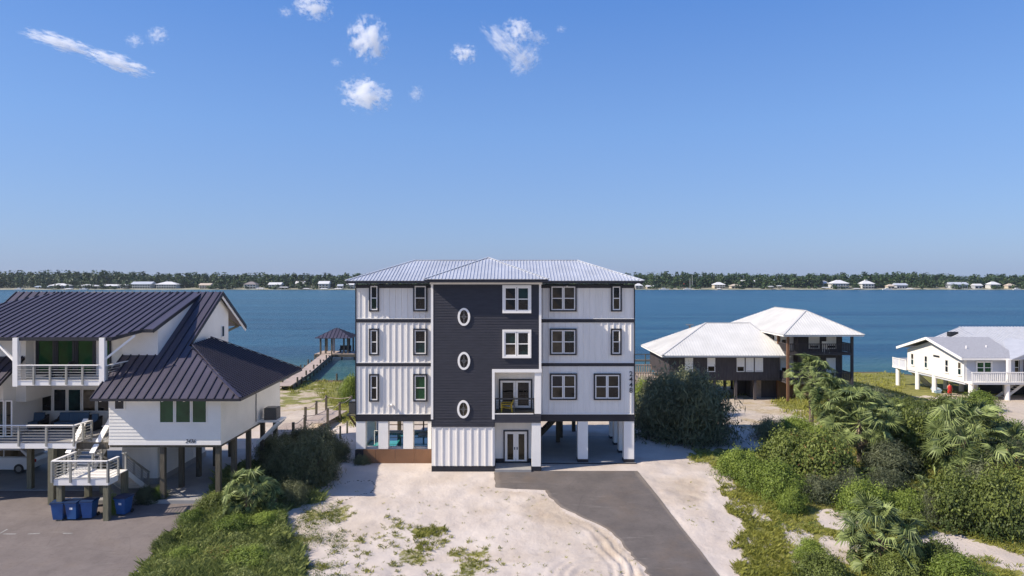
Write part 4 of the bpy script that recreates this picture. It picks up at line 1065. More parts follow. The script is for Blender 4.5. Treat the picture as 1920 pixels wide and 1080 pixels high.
# boardwalk with rope rail behind the left house
BW = thing('boardwalk', 'weathered boardwalk with rope rail leading from the stilt house towards the bay', 'boardwalk', (-22, 60, -.2))
path = [(-19.5, 52.5), (-19.5, 57.5), (-20.5, 66)]
def run(p, q, w, z0, z1, parent, m='wood_grey', bw=.2):
    p, q = Vector((*p, 0)), Vector((*q, 0)); d = (q - p); L_ = d.length; d.normalize(); s_ = Vector((-d.y, d.x, 0)) * w / 2; mb = MB(); k = int(L_ / bw)
    for i in range(k):
        a = p + d * (i * L_ / k + .01); b = p + d * ((i + 1) * L_ / k - .005); z = z0 + (z1 - z0) * (i + .5) / k
        mb.prism([(a.x - s_.x, a.y - s_.y, z), (b.x - s_.x, b.y - s_.y, z), (b.x + s_.x, b.y + s_.y, z), (a.x + s_.x, a.y + s_.y, z)], (0, 0, .05))
    mb.build('decking', M[m], parent, kind='stuff')
run((-18.6, 53.6), (-18.6, 59.5), 2.4, .25, .25, BW, 'wood_grey')
run((-17.4, 59.5), (-17.0, 66.0), 2.2, .25, .1, BW, 'wood_grey')
posts = []
for x, y in ((-17.3, 54), (-17.3, 57), (-16.2, 60), (-15.9, 63), (-15.6, 66.3), (-18.3, 60.5), (-18.2, 63.5), (-18.1, 66.5)):
    posts.append((x, y)); g = ground_z(x, y); B('post', M['wood_dark'], BW, x - .09, x + .09, y - .09, y + .09, g - .2, 1.5)
mb = MB()
def rope(p, q, sag=.18, n=8):
    p, q = Vector(p), Vector(q); pr = None
    for i in range(n + 1):
        t = i / n; c_ = p.lerp(q, t) - Vector((0, 0, sag * 4 * t * (1 - t)))
        if pr is not None: mb.tube(pr, c_, .03, 5)
        pr = c_
for i in range(4): rope((*posts[i], 1.4), (*posts[i + 1], 1.4))
for i in (5, 6): rope((*posts[i], 1.4), (*posts[i + 1], 1.4))
rope((*posts[4], 1.4), (*posts[7], 1.4))
mb.build('rope', M['pier'], BW)

# ------------------------------------------------------------------ brown house with white hip roofs
BH = thing('stilt_house', 'dark brown wooden house on pilings with two bright white hip roofs and corner porches', 'house', (26, 78, -.4))
def hip(parent, x0, x1, y0, y1, z, r0, r1, m, sp=.3, name='roof', ribs=(.05, .03), cap=.2):
    """hip roof with ridge r0-r1"""
    A, B2, C2, D2 = (x0, y0, z), (x1, y0, z), (x1, y1, z), (x0, y1, z); mb = MB()
    if abs(r1[0] - r0[0]) > abs(r1[1] - r0[1]): faces = (([A, B2, r1, r0], (0, 1, .3)), ([B2, C2, r1], (-1, 0, .3)), ([C2, D2, r0, r1], (0, -1, .3)), ([D2, A, r0], (1, 0, .3)))
    else: faces = (([A, B2, r0], (0, 1, .3)), ([B2, C2, r1, r0], (-1, 0, .3)), ([C2, D2, r1], (0, -1, .3)), ([D2, A, r0, r1], (1, 0, .3)))
    for cs, d in faces: metal_roof(parent, cs, d, sp, M[m], joined=True, rib=ribs, target=mb)
    o = mb.build(name, M[m], parent)
    mb = MB(); up = Vector((0, 0, .05))
    near0, near1 = (r0, r1) if abs(r1[0] - r0[0]) > abs(r1[1] - r0[1]) else (r0, r0)
    for p, q in ((A, near0), (B2, near1), (r0, r1)): mb.beam(Vector(p) + up, Vector(q) + up, cap, .04)
    mb.build('ridge_cap', M['ridge_grey'], parent)
    MB().prism([(x0 + .05, y0 + .05, z - .16), (x1 - .05, y0 + .05, z - .16), (x1 - .05, y1 - .05, z - .16), (x0 + .05, y1 - .05, z - .16)], (0, 0, .13)).build('fascia', M['white_trim'], parent)
M['ridge_grey'] = mat('ridge_cap_grey', (.48, .47, .46), .6, var=.05)
wy = 74.0
def xb(u, y=wy): return (u - U0) * y / F
def zb2(v, y=wy): return ZC - (v - V0) * y / F
B('wall', M['wood_brown'], BH, 17.0, 29.0, wy, 84, 2.05, 4.5)
mb = MB()
x = 17.1
while x < 29: mb.box(x, x + .03, wy - .025, wy, 2.05, 4.49); x += .3
y = 74.1
while y < 84: mb.box(16.975, 17.0, y, y + .03, 2.05, 4.49); y += .3
mb.build('siding_groove', M['wood_brown'], BH, kind='stuff')
hip(BH, 16.0, 30.0, 73.1, 84.9, 4.62, (22.4, 79.0, 7.75), (27.5, 79.0, 7.75), 'white_roof')
fb_ = front(wy)
for u0, u1, bl in ((1284, 1299, .95), (1326, 1340.5, .62), (1381, 1395.5, .65), (1398, 1412.5, .97), (1415, 1430, .97)):
    window(BH, fb_, xb(u0), xb(u1), zb2(697), zb2(671), trim=None, fw=.05, rail=False, proud=.06, blind=bl)
for x, y in [(a, b) for b in (74.2, 78, 82) for a in (17.3, 19.6, 22.0, 24.3, 26.4)]:
    MB().box(x - .13, x + .13, y - .13, y + .13, ground_z(x, y) - .3, 2.04).build('piling', M['wood_brown'], BH)
B('floor_joists', M['wood_brown'], BH, 17.0, 29.0, 74.05, 84, 1.85, 2.049)
B('storeroom_wall', M['wood_brown'], BH, 26.6, 30.8, 76.0, 82, -1.0, 1.84)
B('storeroom_wall', M['wood_red'], BH, 29.4, 33.2, 75.1, 75.99, -1.0, 1.84)
B('dark_opening', M['black'], BH, 25.4, 26.59, 77.5, 77.6, -.9, 1.7)  # added black sheet: shade of the opening beside the storeroom, as colour
B('panel', M['wood_grey'], BH, 26.8, 27.7, 75.9, 75.99, -.6, 1.8)
B('slab', M['tan_slab'], BH, 21, 34, 72.4, 84, -1.4, -.36)
# tower
B('tower_wall', M['wood_brown'], BH, 31.0, 35.8, 74.0, 87.8, 1.9, 6.95)
B('side_wall', M['stucco'], BH, 29.3, 30.995, 75.2, 87.8, 1.9, 6.95)
window(BH, left_side(29.3), 76.0, 76.7, 5.3, 6.6, trim=None, fw=.05, rail=False, proud=.04)
hip(BH, 28.15, 36.65, 70.9, 89.2, 7.02, (32.4, 75.3, 9.35), (32.4, 84.2, 9.35), 'white_roof')
for zf in (1.87, 4.95):
    B('porch_floor', M['wood_brown'], BH, 29.25, 36.2, 72.4, 75.19, zf - .18, zf)
    for a, b in (((29.3, 72.5), (36.1, 72.5)), ((29.3, 72.55), (29.3, 75.1)), ((36.1, 72.55), (36.1, 76))):
        mb = MB(); p, q = Vector((*a, zf)), Vector((*b, zf))
        mb.beam(p + Vector((0, 0, 1.0)), q + Vector((0, 0, 1.0)), .12, .07); mb.beam(p + Vector((0, 0, .12)), q + Vector((0, 0, .12)), .07, .07)
        k = int((q - p).length / .2)
        for i in range(k): c_ = p.lerp(q, (i + .5) / k); mb.box(c_.x - .03, c_.x + .03, c_.y - .03, c_.y + .03, zf + .15, zf + .97)
        mb.build('railing', M['wood_porch'] if 'wood_porch' in M else M['wood_brown'], BH)
for x, y in ((29.3, 72.5), (29.3, 75.1), (36.1, 72.5), (36.1, 76.0)): B('porch_post', M['wood_red' if x < 30 else 'wood_brown'], BH, x - .12, x + .12, y - .12, y + .12, -.7, 6.9)
ft = front(74.0); fp = front(75.2)
for u0, u1, z0, z1 in ((1516, 1536, 5.3, 6.7), (1549, 1567, 5.3, 6.7), (1549, 1566, 2.2, 4.3)):
    window(BH, ft, xb(u0), xb(u1), z0, z1, trim=None, fw=.08, rail=False, proud=.05, blind=.8)
for zf in (1.9, 4.98):
    window(BH, fp, 29.55, 30.3, zf + .05, zf + 2.0, trim=None, fw=.12, rail=False, name='door', proud=.05, blind=.4)
    B('door', M['white_trim'], BH, 30.35, 30.98, 75.12, 75.19, zf, zf + 1.9)
ch = thing('porch_chair', 'white chair on the upper porch of the brown house with white hip roofs', 'chair', (33.6, 73.0, 4.95))
B('seat', M['white_trim'], ch, 33.3, 33.9, 72.8, 73.3, 5.35, 5.42); B('back', M['white_trim'], ch, 33.3, 33.9, 73.3, 73.37, 5.42, 6.15)
for x, y in ((33.33, 72.83), (33.87, 72.83), (33.33, 73.27), (33.87, 73.27)): B('leg', M['white_trim'], ch, x - .03, x + .03, y - .03, y + .03, 4.951, 5.35)
# side deck
SD = [BH][0]
B('side_deck', M['wood_grey'], SD, 13.4, 16.99, 76, 83, 1.22, 1.38)
for a, b in (((13.5, 76.1), (16.9, 76.1)), ((13.5, 76.1), (13.5, 83)), ((13.5, 82.9), (16.9, 82.9))):
    mb = MB(); p, q = Vector((*a, 1.38)), Vector((*b, 1.38)); mb.beam(p + Vector((0, 0, 1.05)), q + Vector((0, 0, 1.05)), .16, .08); mb.beam(p + Vector((0, 0, .15)), q + Vector((0, 0, .15)), .08, .1)
    k = int((q - p).length / .28)
    for i in range(k + 1): c_ = p.lerp(q, i / k); mb.box(c_.x - .06, c_.x + .06, c_.y - .04, c_.y + .04, 1.1, 2.4)
    mb.build('deck_railing', M['wood_grey'], SD)
for x in (13.6, 15.2, 16.7):
    for y in (76.2, 79.5, 82.7): B('deck_post', M['wood_grey'], SD, x - .1, x + .1, y - .1, y + .1, -1.5, 1.219)
mb = MB()
for i in range(8): mb.box(12.6 - i * .28, 12.9 - i * .28, 76.2, 77.4, 1.25 - i * .22, 1.31 - i * .22)
mb.beam((13.4, 76.2, 1.2), (10.6, 76.2, -.8), .06, .25).beam((13.4, 76.1, 2.3), (10.6, 76.1, .3), .1, .1); mb.build('deck_stair', M['wood_grey'], SD)
MB().tube((21.0, 80.6, 6.6), (21.0, 80.6, 7.45), .12).box(20.6, 21.4, 80.3, 80.9, 7.4, 7.5).build('roof_vent', M['grey_metal'], BH)

# ------------------------------------------------------------------ white house at the right
WH = thing('stilt_house', 'white house on round white posts with grey shingle roof and white picket balcony', 'house', (54, 79, -.6))
wx = 49.0; M['pale_wall'] = mat('pale_grey_siding', (.55, .56, .60), .6, var=.03)
MB().prism([(wx, 74, 1.64), (wx, 84.6, 1.64), (wx, 84.6, 4.2), (wx, 79.6, 5.66), (wx, 74, 4.2)], (.3, 0, 0)).build('gable_wall', M['stucco'], WH)
B('wall', M['pale_wall'], WH, wx + .3, 54.5, 74.0, 84.6, 1.64, 4.25)
laps(front(74.0), [(wx + .3, 54.5, 1.7, 4.2)], lap=.2, d=.02).build('lap_siding', M['pale_wall'], WH, kind='stuff')
MB().fb(left_side(wx), 73.98, 74.15, 1.64, 4.25, 0, .03).build('corner_trim', M['white_trim'], WH)
fl = left_side(wx)
for u in (1711.5, 1737, 1776, 1800):
    y = wx * F / (u - U0); window(WH, fl, y - .38, y + .38, 2.25, 3.85, trim='white_trim', glass='glass', tw=.08, fw=.07, proud=.04)
yv = wx * F / (1756 - U0); MB().fb(fl, yv - .55, yv + .55, 3.85, 4.05, 0, .05).build('wall_vent', M['dark_metal'], WH)
# shingle roof of the gabled wing
R1, R2 = (48.2, 79.5, 5.98), (55.5, 79.5, 5.98)
MB().prism([(48.2, 73.2, 4.28), (54.5, 73.2, 4.28), R2, R1], (0, 0, .12)).build('roof', M['shingle'], WH)
MB().prism([(48.2, 85.6, 4.28), (54.5, 85.6, 4.28), R2, R1], (0, 0, .12)).build('roof', M['shingle'], WH)
mb = MB()
for y in (73.2, 85.6): mb.beam((48.2, y, 4.26), (48.2, 79.5, 5.96), .08, .28)
mb.beam((48.2, 73.2, 4.25), (54.5, 73.2, 4.25), .08, .2); mb.build('fascia', M['white_trim'], WH)
for x, y in ((50.5, 75.9), (53.0, 76.3)): MB().tube((x, y, 4.9), (x, y, 5.45), .06, 8).build('vent_pipe', M['white_trim'], WH)
# main body further right with pale metal roof
B('wall', M['pale_wall'], WH, 54.5, 76, 75.0, 90, 1.64, 4.25)
M['pale_roof'] = mat('pale_metal_roof', (.43, .44, .47), .5, .1, var=.08)
mb = MB(); metal_roof(WH, [(53.4, 73.6, 4.36), (78, 73.6, 4.36), (78, 84, 6.95), (55.1, 84, 6.95)], (0, 1, .25), .4, M['pale_roof'], joined=True, target=mb)
metal_roof(WH, [(53.4, 73.6, 4.36), (55.1, 84, 6.95), (52.0, 84.3, 5.6)], (1, 0, .4), .4, M['pale_roof'], joined=True, target=mb)
metal_roof(WH, [(58.6, 94.4, 4.36), (78, 94.4, 4.36), (78, 84, 6.95), (55.1, 84, 6.95)], (0, -1, .25), .4, M['pale_roof'], joined=True, target=mb); mb.build('roof', M['pale_roof'], WH)
B('roof_vent', M['dark_metal'], WH, 53.0, 54.0, 82.6, 83.2, 5.9, 6.45)
# front gable over the porch
gx0, gx1, gm_, gy = 53.5, 61.5, 57.5, 72.9
MB().prism([(gx0, gy, 4.25), (gx1, gy, 4.25), (gm_, gy, 5.75)], (0, .2, 0)).build('gable_wall', M['pale_wall'], WH)
MB().prism([(gx0 - .3, gy - .3, 4.22), (gm_, gy - .3, 5.92), (gm_, gy + 6, 5.92), (gx0 - .3, gy + 6, 4.22)], (0, 0, .1)).build('porch_roof', M['pale_roof'], WH)
MB().prism([(gx1 + .3, gy - .3, 4.22), (gm_, gy - .3, 5.92), (gm_, gy + 6, 5.92), (gx1 + .3, gy + 6, 4.22)], (0, 0, .1)).build('porch_roof', M['pale_roof'], WH)
window(WH, front(gy), 55.6, 56.5, 4.45, 4.95, trim='white_trim', tw=.08, fw=.03, rail=False, proud=.03)
for x in (53.1, 57.4, 61.6): B('porch_column', M['white_trim'], WH, x - .16, x + .16, gy - .05, gy + .25, 1.8, 4.249)
for x in (53.8, 56.2): window(WH, front(75.0), x, x + 1.9, 2.3, 4.0, cols=2, trim='black', frame='white_trim', tw=.05, fw=.05, proud=.04)
window(WH, front(74.0), 50.25, 52.0, 2.55, 3.95, cols=2, trim='white_trim', glass='green_glass', tw=.1, fw=.05, proud=.05)
B('porch_floor', M['white'], WH, 49.0, 76, 72.7, 73.99, 1.60, 1.76)
mb = MB(); mb.box(48.95, 76, 72.62, 72.74, 2.84, 2.94).box(48.95, 76, 72.64, 72.72, 1.8, 1.86); mb.build('top_rail', M['white_trim'], WH)
bal = unit_box('baluster', M['white_trim'])
for i in range(44): share('baluster', bal, None, WH, (49.05 + i * .22, 72.68, 1.86), (.09 if i % 7 else .16, .05, .98))
mb = MB()
for x in np.arange(58.8, 76, .25): mb.box(x, x + .07, 72.66, 72.70, 1.86, 2.84)
mb.build('far_balusters', M['white_trim'], WH, kind='stuff')
B('rear_deck', M['white'], WH, 48.9, 54, 84.61, 87.6, 1.55, 1.7)
mb = MB().box(48.88, 48.95, 84.62, 87.6, 1.7, 2.75).box(48.96, 54, 87.5, 87.58, 1.7, 2.75); mb.build('deck_panel', M['pale_wall'], WH)
mb = MB()
for y in (84.7, 86.1, 87.55): mb.box(48.82, 48.875, y - .06, y + .06, 1.55, 2.85)
mb.box(48.8, 48.87, 84.6, 87.62, 2.755, 2.84).box(48.8, 48.87, 84.6, 87.62, 1.55, 1.75); mb.build('deck_railing', M['white_trim'], WH)
for x, y in ((49.2, 87.0), (49.2, 82.8), (49.2, 79.5), (53.0, 80.5), (49.3, 73.3), (53.1, 73.2), (52.6, 77.5), (52.6, 82.8), (56, 77.5), (57.4, 73.2), (56, 83), (60, 78)):
    MB().tube((x, y, ground_z(x, y) - .3), (x, y, 1.62), .26, 12).build('post', M['white_trim'], WH, smooth=False)
B('floor_beam', M['pale_wall'], WH, 49.1, 76, 74, 84.6, 1.4, 1.639)
st = MB()
for s_ in (0, 1.1): st.beam((53.4, 74.6 + s_, -.5), (56.2, 74.6 + s_, 1.6), .07, .28)
for i in range(9): t = (i + .5) / 9; st.box(53.4 + 2.8 * t - .14, 53.4 + 2.8 * t + .14, 74.6, 75.7, -.45 + 2.1 * t, -.41 + 2.1 * t)
st.build('stair', M['white'], WH)
st = MB()
for s_ in (0, 1.1): st.beam((49.6 + 3.0, 85 + s_, -.8), (49.9, 85 + s_, 1.6), .1, .3)
st.build('rear_stair', M['white'], WH)
B('dark_wall', M['dark_metal'], WH, 54.2, 60, 79, 79.2, -.8, 1.4)
slab_pts = [GG(1688, 742), GG(1700, 732), GG(1800, 748), GG(1860, 765), GG(1770, 765)]
MB().prism([(48.4, 73.6, -.62), (56, 73.6, -.62), (54, 88, -.98), (48.6, 88, -.98)], (0, 0, .12)).build('slab', M['tan_slab'], WH)
MB().prism([(46.0, 73.8, -.60), (48.5, 73.6, -.62), (48.7, 87, -.98), (46.4, 87, -.98)], (0, 0, .10)).build('driveway_slab', M['tan_slab'], WH)

# person and small boat beneath the white house
def person(loc):
    me = bpy.data.meshes.new('person'); z = 0
    J = {'pelvis': (0, 0, .95, .15), 'chest': (0, 0, 1.28, .16), 'neck': (0, 0, 1.48, .06), 'head': (0, -.01, 1.60, .095), 'crown': (0, 0, 1.70, .075),
         'ls': (-.19, 0, 1.40, .065), 'le': (-.26, .02, 1.12, .048), 'lh': (-.24, -.08, .87, .035), 'rs': (.19, 0, 1.40, .065), 're': (.27, .02, 1.12, .048), 'rh': (.26, -.06, .86, .035),
         'lk': (-.10, -.02, .50, .065), 'lf': (-.11, 0, .08, .045), 'lt': (-.12, -.16, .04, .04), 'rk': (.11, .03, .50, .065), 'rf': (.12, .05, .08, .045), 'rt': (.13, -.10, .04, .04)}
    ks = list(J); E = [('pelvis', 'chest'), ('chest', 'neck'), ('neck', 'head'), ('head', 'crown'), ('chest', 'ls'), ('ls', 'le'), ('le', 'lh'), ('chest', 'rs'), ('rs', 're'), ('re', 'rh'), ('pelvis', 'lk'), ('lk', 'lf'), ('lf', 'lt'), ('pelvis', 'rk'), ('rk', 'rf'), ('rf', 'rt')]
    me.from_pydata([J[k][:3] for k in ks], [(ks.index(a), ks.index(b)) for a, b in E], [])
    o = bpy.data.objects.new('person', me); COL.objects.link(o); o.modifiers.new('skin', 'SKIN'); sb = o.modifiers.new('sub', 'SUBSURF'); sb.levels = sb.render_levels = 2
    for i, k in enumerate(ks): me.skin_vertices[0].data[i].radius = (J[k][3],) * 2
    me.skin_vertices[0].data[0].use_root = True
    me.materials.append(M['skin']); o.location = loc; set_tag(o, 'person in red shirt and shorts standing among the white posts under the white house', 'person')
    sh = MB(); n = 12
    def shell(rings, nm, m):
        pts = []; fs = []
        for k, (cx, cy, z_, a, b) in enumerate(rings):
            for i in range(n): t = 2 * math.pi * i / n; pts.append((cx + a * math.cos(t), cy + b * math.sin(t), z_))
        for k in range(len(rings) - 1):
            for i in range(n): fs.append((k * n + i, k * n + (i + 1) % n, (k + 1) * n + (i + 1) % n, (k + 1) * n + i))
        mb = MB().add(pts, fs); c_ = mb.build(nm, m, None, smooth=True); c_.parent = o; return c_
    shell([(0, 0, .84, .20, .17), (0, 0, 1.0, .19, .17), (0, 0, 1.2, .21, .18), (0, 0, 1.38, .23, .17), (0, 0, 1.46, .12, .11)], 'shirt', M['red'])
    shell([(-.1, 0, .56, .12, .12), (-.1, 0, .9, .125, .15)], 'shorts', M['red']); shell([(.1, .02, .56, .12, .12), (.1, 0, .9, .125, .15)], 'shorts', M['red'])
    shell([(0, .02, 1.60, .11, .11), (0, .02, 1.68, .105, .11), (0, .02, 1.74, .06, .06), (0, .02, 1.76, .005, .005)], 'hair', M['hair'])
person((49.55, 77.3, -.64))
bt = thing('rowing_boat', 'small pale blue boat lying on the slab under the white house', 'boat', (49.6, 80.3, -.65))
mb = MB(); rings = []; n = 8
for k in range(n + 1):
    t = k / n; w = .62 * math.sin(math.pi * (.12 + .80 * t)) ** .7; x = -1.7 + 3.4 * t
    rings.append([(49.9 + x * .45, 80.3 + x, -.2 + .12 * abs(2 * t - 1)), (49.9 + x * .45 - w, 80.3 + x, -.14 + .1 * abs(2 * t - 1)), (49.9 + x * .45 - w * .6, 80.3 + x, -.62), (49.9 + x * .45 + w * .6, 80.3 + x, -.62), (49.9 + x * .45 + w, 80.3 + x, -.14 + .1 * abs(2 * t - 1))])
pts = [q for r_ in rings for q in r_]; fs = [tuple(range(5)), tuple(range(len(pts) - 1, len(pts) - 6, -1))]
for k in range(n):
    for i in range(5): fs.append((k * 5 + i, k * 5 + (i + 1) % 5, k * 5 + 5 + (i + 1) % 5, k * 5 + 5 + i))
mb.add(pts, fs); mb.build('hull', M['blue_tarp'], bt); B('thwart', M['white_trim'], bt, 49.3, 50.3, 80.1, 80.4, -.12, -.08)

# ------------------------------------------------------------------ pier with gazebo
PR = thing('pier', 'long timber pier leading from the sandy shore out to the dark roofed gazebo', 'pier', (-30, 105, -1.3))
run((-28.2, 84), (-29.2, 96), 1.8, -.35, -.30, PR, 'pier', .3)
run((-29.2, 96), (-32.4, 119.3), 1.8, -.30, -.30, PR, 'pier', .3)
B('platform', M['pier'], PR, -34.6, -18.5, 119.4, 125.0, -.45, -.25)
B('platform_edge', M['wood_dark'], PR, -34.6, -18.5, 119.25, 119.395, -.75, -.27)
for k in range(11):
    t = k / 10; x, y = (-28.3 - 4.1 * t, 87 + 32 * t)
    for s_ in (-.95, .95): MB().tube((x + s_, y, -3), (x + s_, y, -.05 if k % 2 else .35), .12, 6).build('piling', M['wood_dark'], PR)
mb = MB(); p, q = Vector((-27.3, 85, -.6)), Vector((-31.3, 119, -.6)); mb.beam(p, q, .1, .5); p, q = Vector((-29.2, 85, -.6)), Vector((-33.2, 119, -.6)); mb.beam(p, q, .1, .5); mb.build('stringer', M['wood_dark'], PR)
for x in np.arange(-34.2, -18, 2.2): MB().tube((x, 119.6, -3), (x, 119.6, -.2), .13, 6).build('piling', M['wood_dark'], PR)
GZB = thing('gazebo', 'open gazebo with dark hip roof at the end of the pier', 'gazebo', (-31.3, 122.3, -.25))
for x in (-33.7, -32.8, -29.6, -28.9):
    for y in (120.2, 124.3): B('post', M['wood_dark'], GZB, x - .13, x + .13, y - .13, y + .13, -.25, 2.55)
B('post', M['wood_grey'], GZB, -31.5, -31.2, 120.1, 120.35, -.25, 2.55)
B('eave_beam', M['wood_dark'], GZB, -34.0, -28.6, 120.0, 124.5, 2.4, 2.56)
hip_c = [(-34.5, 119.3, 2.5), (-28.2, 119.3, 2.5), (-28.2, 125.2, 2.5), (-34.5, 125.2, 2.5)]; top = (-31.35, 122.25, 4.15)
for i in range(4):
    a, b = hip_c[i], hip_c[(i + 1) % 4]; d = (top[0] - (a[0] + b[0]) / 2, top[1] - (a[1] + b[1]) / 2, 1.65)
    metal_roof(GZB, [a, b, top], d, .63, M['bronze_red'] if 'bronze_red' in M else M['bronze'])
bn = thing('bench', 'dark bench standing under the gazebo roof', 'bench', (-29.8, 122.5, -.25))
B('seat', M['wicker'], bn, -30.9, -28.9, 122.0, 122.7, .15, .3); B('backrest', M['wicker'], bn, -30.9, -28.9, 122.7, 122.85, .3, .95)
for x in (-30.8, -29.05): B('leg', M['wicker'], bn, x, x + .12, 122.1, 122.6, -.25, .149)
pb = thing('mooring_post', 'single dark mooring post standing in the shallows beside the pier', 'post', (-24.2, 95.5, -1.3)); MB().tube((-24.2, 94.3, -2), (-24.2, 94.3, -.2), .13, 8).build('pole', M['wood_dark'], pb)
dk = thing('pier', 'low far pier with thin railing seen over the water left of the brown house', 'pier', (17, 112, -1.3))
mb = MB().box(14, 24, 111.5, 113.2, -.6, -.45); mb.build('decking', M['wood_dark'], dk)
for x in np.arange(14.2, 24, 1.9): MB().tube((x, 111.6, -3), (x, 111.6, .65), .09, 6).build('post', M['wood_dark'], dk)
mb = MB().box(14, 24, 111.55, 111.65, .5, .62); mb.build('handrail', M['wood_dark'], dk)
# small posts on the beach behind
for u, v, h, s_ in ((489, 865, 0, 0),): pass
for u, v, lab in ((638, 822, 'short wooden stake in the sand left of the white house, the one nearer the shrub'), (651, 812, 'short wooden stake in the sand under the air conditioner bracket')):
    p = GG(u, v); st_ = thing('stake', lab, 'stake', p, 'wooden stakes in the sand'); B('pole', M['wood_olive'], st_, p.x - .06, p.x + .06, p.y - .06, p.y + .06, p.z - .2, p.z + 1.0)

# ------------------------------------------------------------------ far shore houses
for nm, c_ in (('roof_white', (.60, .60, .60)), ('roof_grey', (.42, .45, .50)), ('roof_blue', (.36, .43, .52)), ('roof_brown', (.22, .19, .18)), ('roof_red', (.50, .09, .05)), ('roof_tan', (.50, .42, .33)),
               ('wall_white', (.50, .50, .48)), ('wall_tan', (.50, .44, .34)), ('wall_grey', (.38, .40, .42)), ('wall_red', (.42, .10, .06))): M[nm] = mat(nm, c_, .7, var=.06, scale=.1)
FAR = [
 (64, 95, 536, 543, 'roof_blue', 'wall_grey', 'low blue roofed building at the left end of the far shore', 1, 0), (88, 129, 531.5, 543.5, 'roof_white', 'wall_grey', 'wide far shore house with white topped blue grey roof, second from the left', 1, 1),
 (141, 182, 533, 543.5, 'roof_white', 'wall_grey', 'far shore house with long flat white roof and dark walls', 1, 1), (187, 234, 533, 544, 'roof_white', 'wall_white', 'long low white far shore house with many openings', 1, 0),
 (245, 284, 528, 544, 'roof_grey', 'wall_white', 'tall pale grey far shore house left of the big white hip roof', 2, 0), (290, 333, 528, 544, 'roof_white', 'wall_white', 'big white far shore house with white hip roof above the dark roof ridge', 2, 1),
 (372, 395, 531, 542, 'roof_tan', 'wall_tan', 'small tan far shore house above the end of the dark roof', 2, 0), (456, 481, 528, 542, 'roof_brown', 'wall_white', 'far shore house with brown hip roof over white walls', 2, 1),
 (502, 527, 529.5, 541, 'roof_white', 'wall_white', 'white gabled far shore house half hidden by trees', 2, 0), (553, 571, 527, 539, 'roof_white', 'wall_grey', 'far shore house with steep white roof over dark porch', 1, 0),
 (596, 617, 527, 541, 'roof_white', 'wall_white', 'white far shore house with stacked porches near the white house edge', 2, 0), (632, 643, 533, 541, 'roof_grey', 'wall_grey', 'tiny grey far shore house among trees left of the white house', 1, 0), (649, 664, 530, 542, 'roof_white', 'wall_white', 'white far shore house touching the left edge of the tall white house', 2, 0),
 (1190, 1206, 531.5, 542, 'roof_white', 'wall_white', 'white far shore house just right of the tall house roof', 2, 1), (1212, 1228, 535, 541, 'roof_white', 'wall_tan', 'low white far shore cottage left of the red roof', 1, 0),
 (1284, 1296, 528.5, 539, 'roof_red', 'wall_red', 'far shore house with bright red roof', 1, 0), (1338, 1361, 529, 541.5, 'roof_white', 'wall_tan', 'cream two storey far shore house right of the red roof', 2, 1),
 (1370, 1391, 532.5, 541, 'roof_tan', 'wall_tan', 'tan far shore house between the cream house and the dormered house', 1, 1), (1392, 1418, 525, 540, 'roof_white', 'wall_white', 'large white far shore house with dormers', 2, 0),
 (1532, 1556, 525, 540, 'roof_white', 'wall_white', 'white far shore house on a rise behind trees', 2, 1), (1559, 1593, 525, 541, 'roof_white', 'wall_white', 'broad white far shore house with wide white roof', 2, 1), (1615, 1641, 526, 541, 'roof_white', 'wall_white', 'white far shore house topped by a small cupola', 2, 1),
 (1664, 1678, 533, 541, 'roof_tan', 'wall_tan', 'small cream far shore cottage beside the boat', 1, 1), (1680, 1703, 531, 541, 'roof_grey', 'wall_grey', 'grey roofed far shore house with a pale gable', 1, 0), (1782, 1817, 529, 541.5, 'roof_grey', 'wall_grey', 'long dark far shore house with sloping grey roof', 1, 0),
 (1827, 1843, 532, 541, 'roof_white', 'wall_grey', 'small white roofed far shore house between two larger ones', 1, 0), (1856, 1877, 528, 541, 'roof_white', 'wall_white', 'white two storey far shore house towards the right end', 2, 1), (1889, 1905, 531.5, 541, 'roof_tan', 'wall_tan', 'tan far shore house at the right end of the shore', 1, 1)]
for u0, u1, vt, vb, rf, wl_, lab, st_, kind in FAR:
    Y = 955 if vb > 540 else 985; g = -.6; x0, x1 = X(u0, Y), X(u1, Y); zt = Z(vt, Y); w = x1 - x0; dp = min(14, w * .7)
    h = thing('shore_house', lab, 'house', ((x0 + x1) / 2, Y, g), 'houses along the far shore')
    ze = g + (zt - g) * (.62 if kind else .66); i_ = w * .07
    MB().box(x0 + i_, x1 - i_, Y, Y + dp, g - 1, ze).build('wall', M[wl_], h)
    b = MB()
    if kind: b.add([(x0, Y - 1, ze), (x1, Y - 1, ze), (x1, Y + dp + 1, ze), (x0, Y + dp + 1, ze), (x0 + w * .38, Y + dp / 2, zt), (x1 - w * .38, Y + dp / 2, zt)], [(0, 1, 5, 4), (1, 2, 5), (2, 3, 4, 5), (3, 0, 4), (3, 2, 1, 0)])
    else: b.prism([(x0, Y - 1, ze), (x0, Y + dp / 2, zt), (x0, Y + dp + 1, ze)], (w, 0, 0))
    b.build('roof', M[rf], h)
    nw = max(2, int(w / 4))
    wm = unit_box('window', M['glass'])
    hh = (ze - g) / (st_ + .2)
    for s_ in range(st_):
        for k in range(nw):
            share('window', wm, None, h, (x0 + i_ + (k + .5) * (w - 2 * i_) / nw, Y - .03, g + .6 + s_ * hh + hh * .15), ((w - 2 * i_) / nw * .55, .2, hh * .5))
    if st_ == 2: MB().box(x0 + i_ - .4, x1 - i_ + .4, Y - 1.2, Y - .14, g + hh + .35, g + hh + .7).build('balcony', M['wall_white'], h)
    if 'cupola' in lab: MB().box((x0 + x1) / 2 - 1.6, (x0 + x1) / 2 + 1.6, Y + dp / 2 - 1.6, Y + dp / 2 + 1.6, zt - 1, zt + 1.2).build('cupola', M['wall_white'], h)
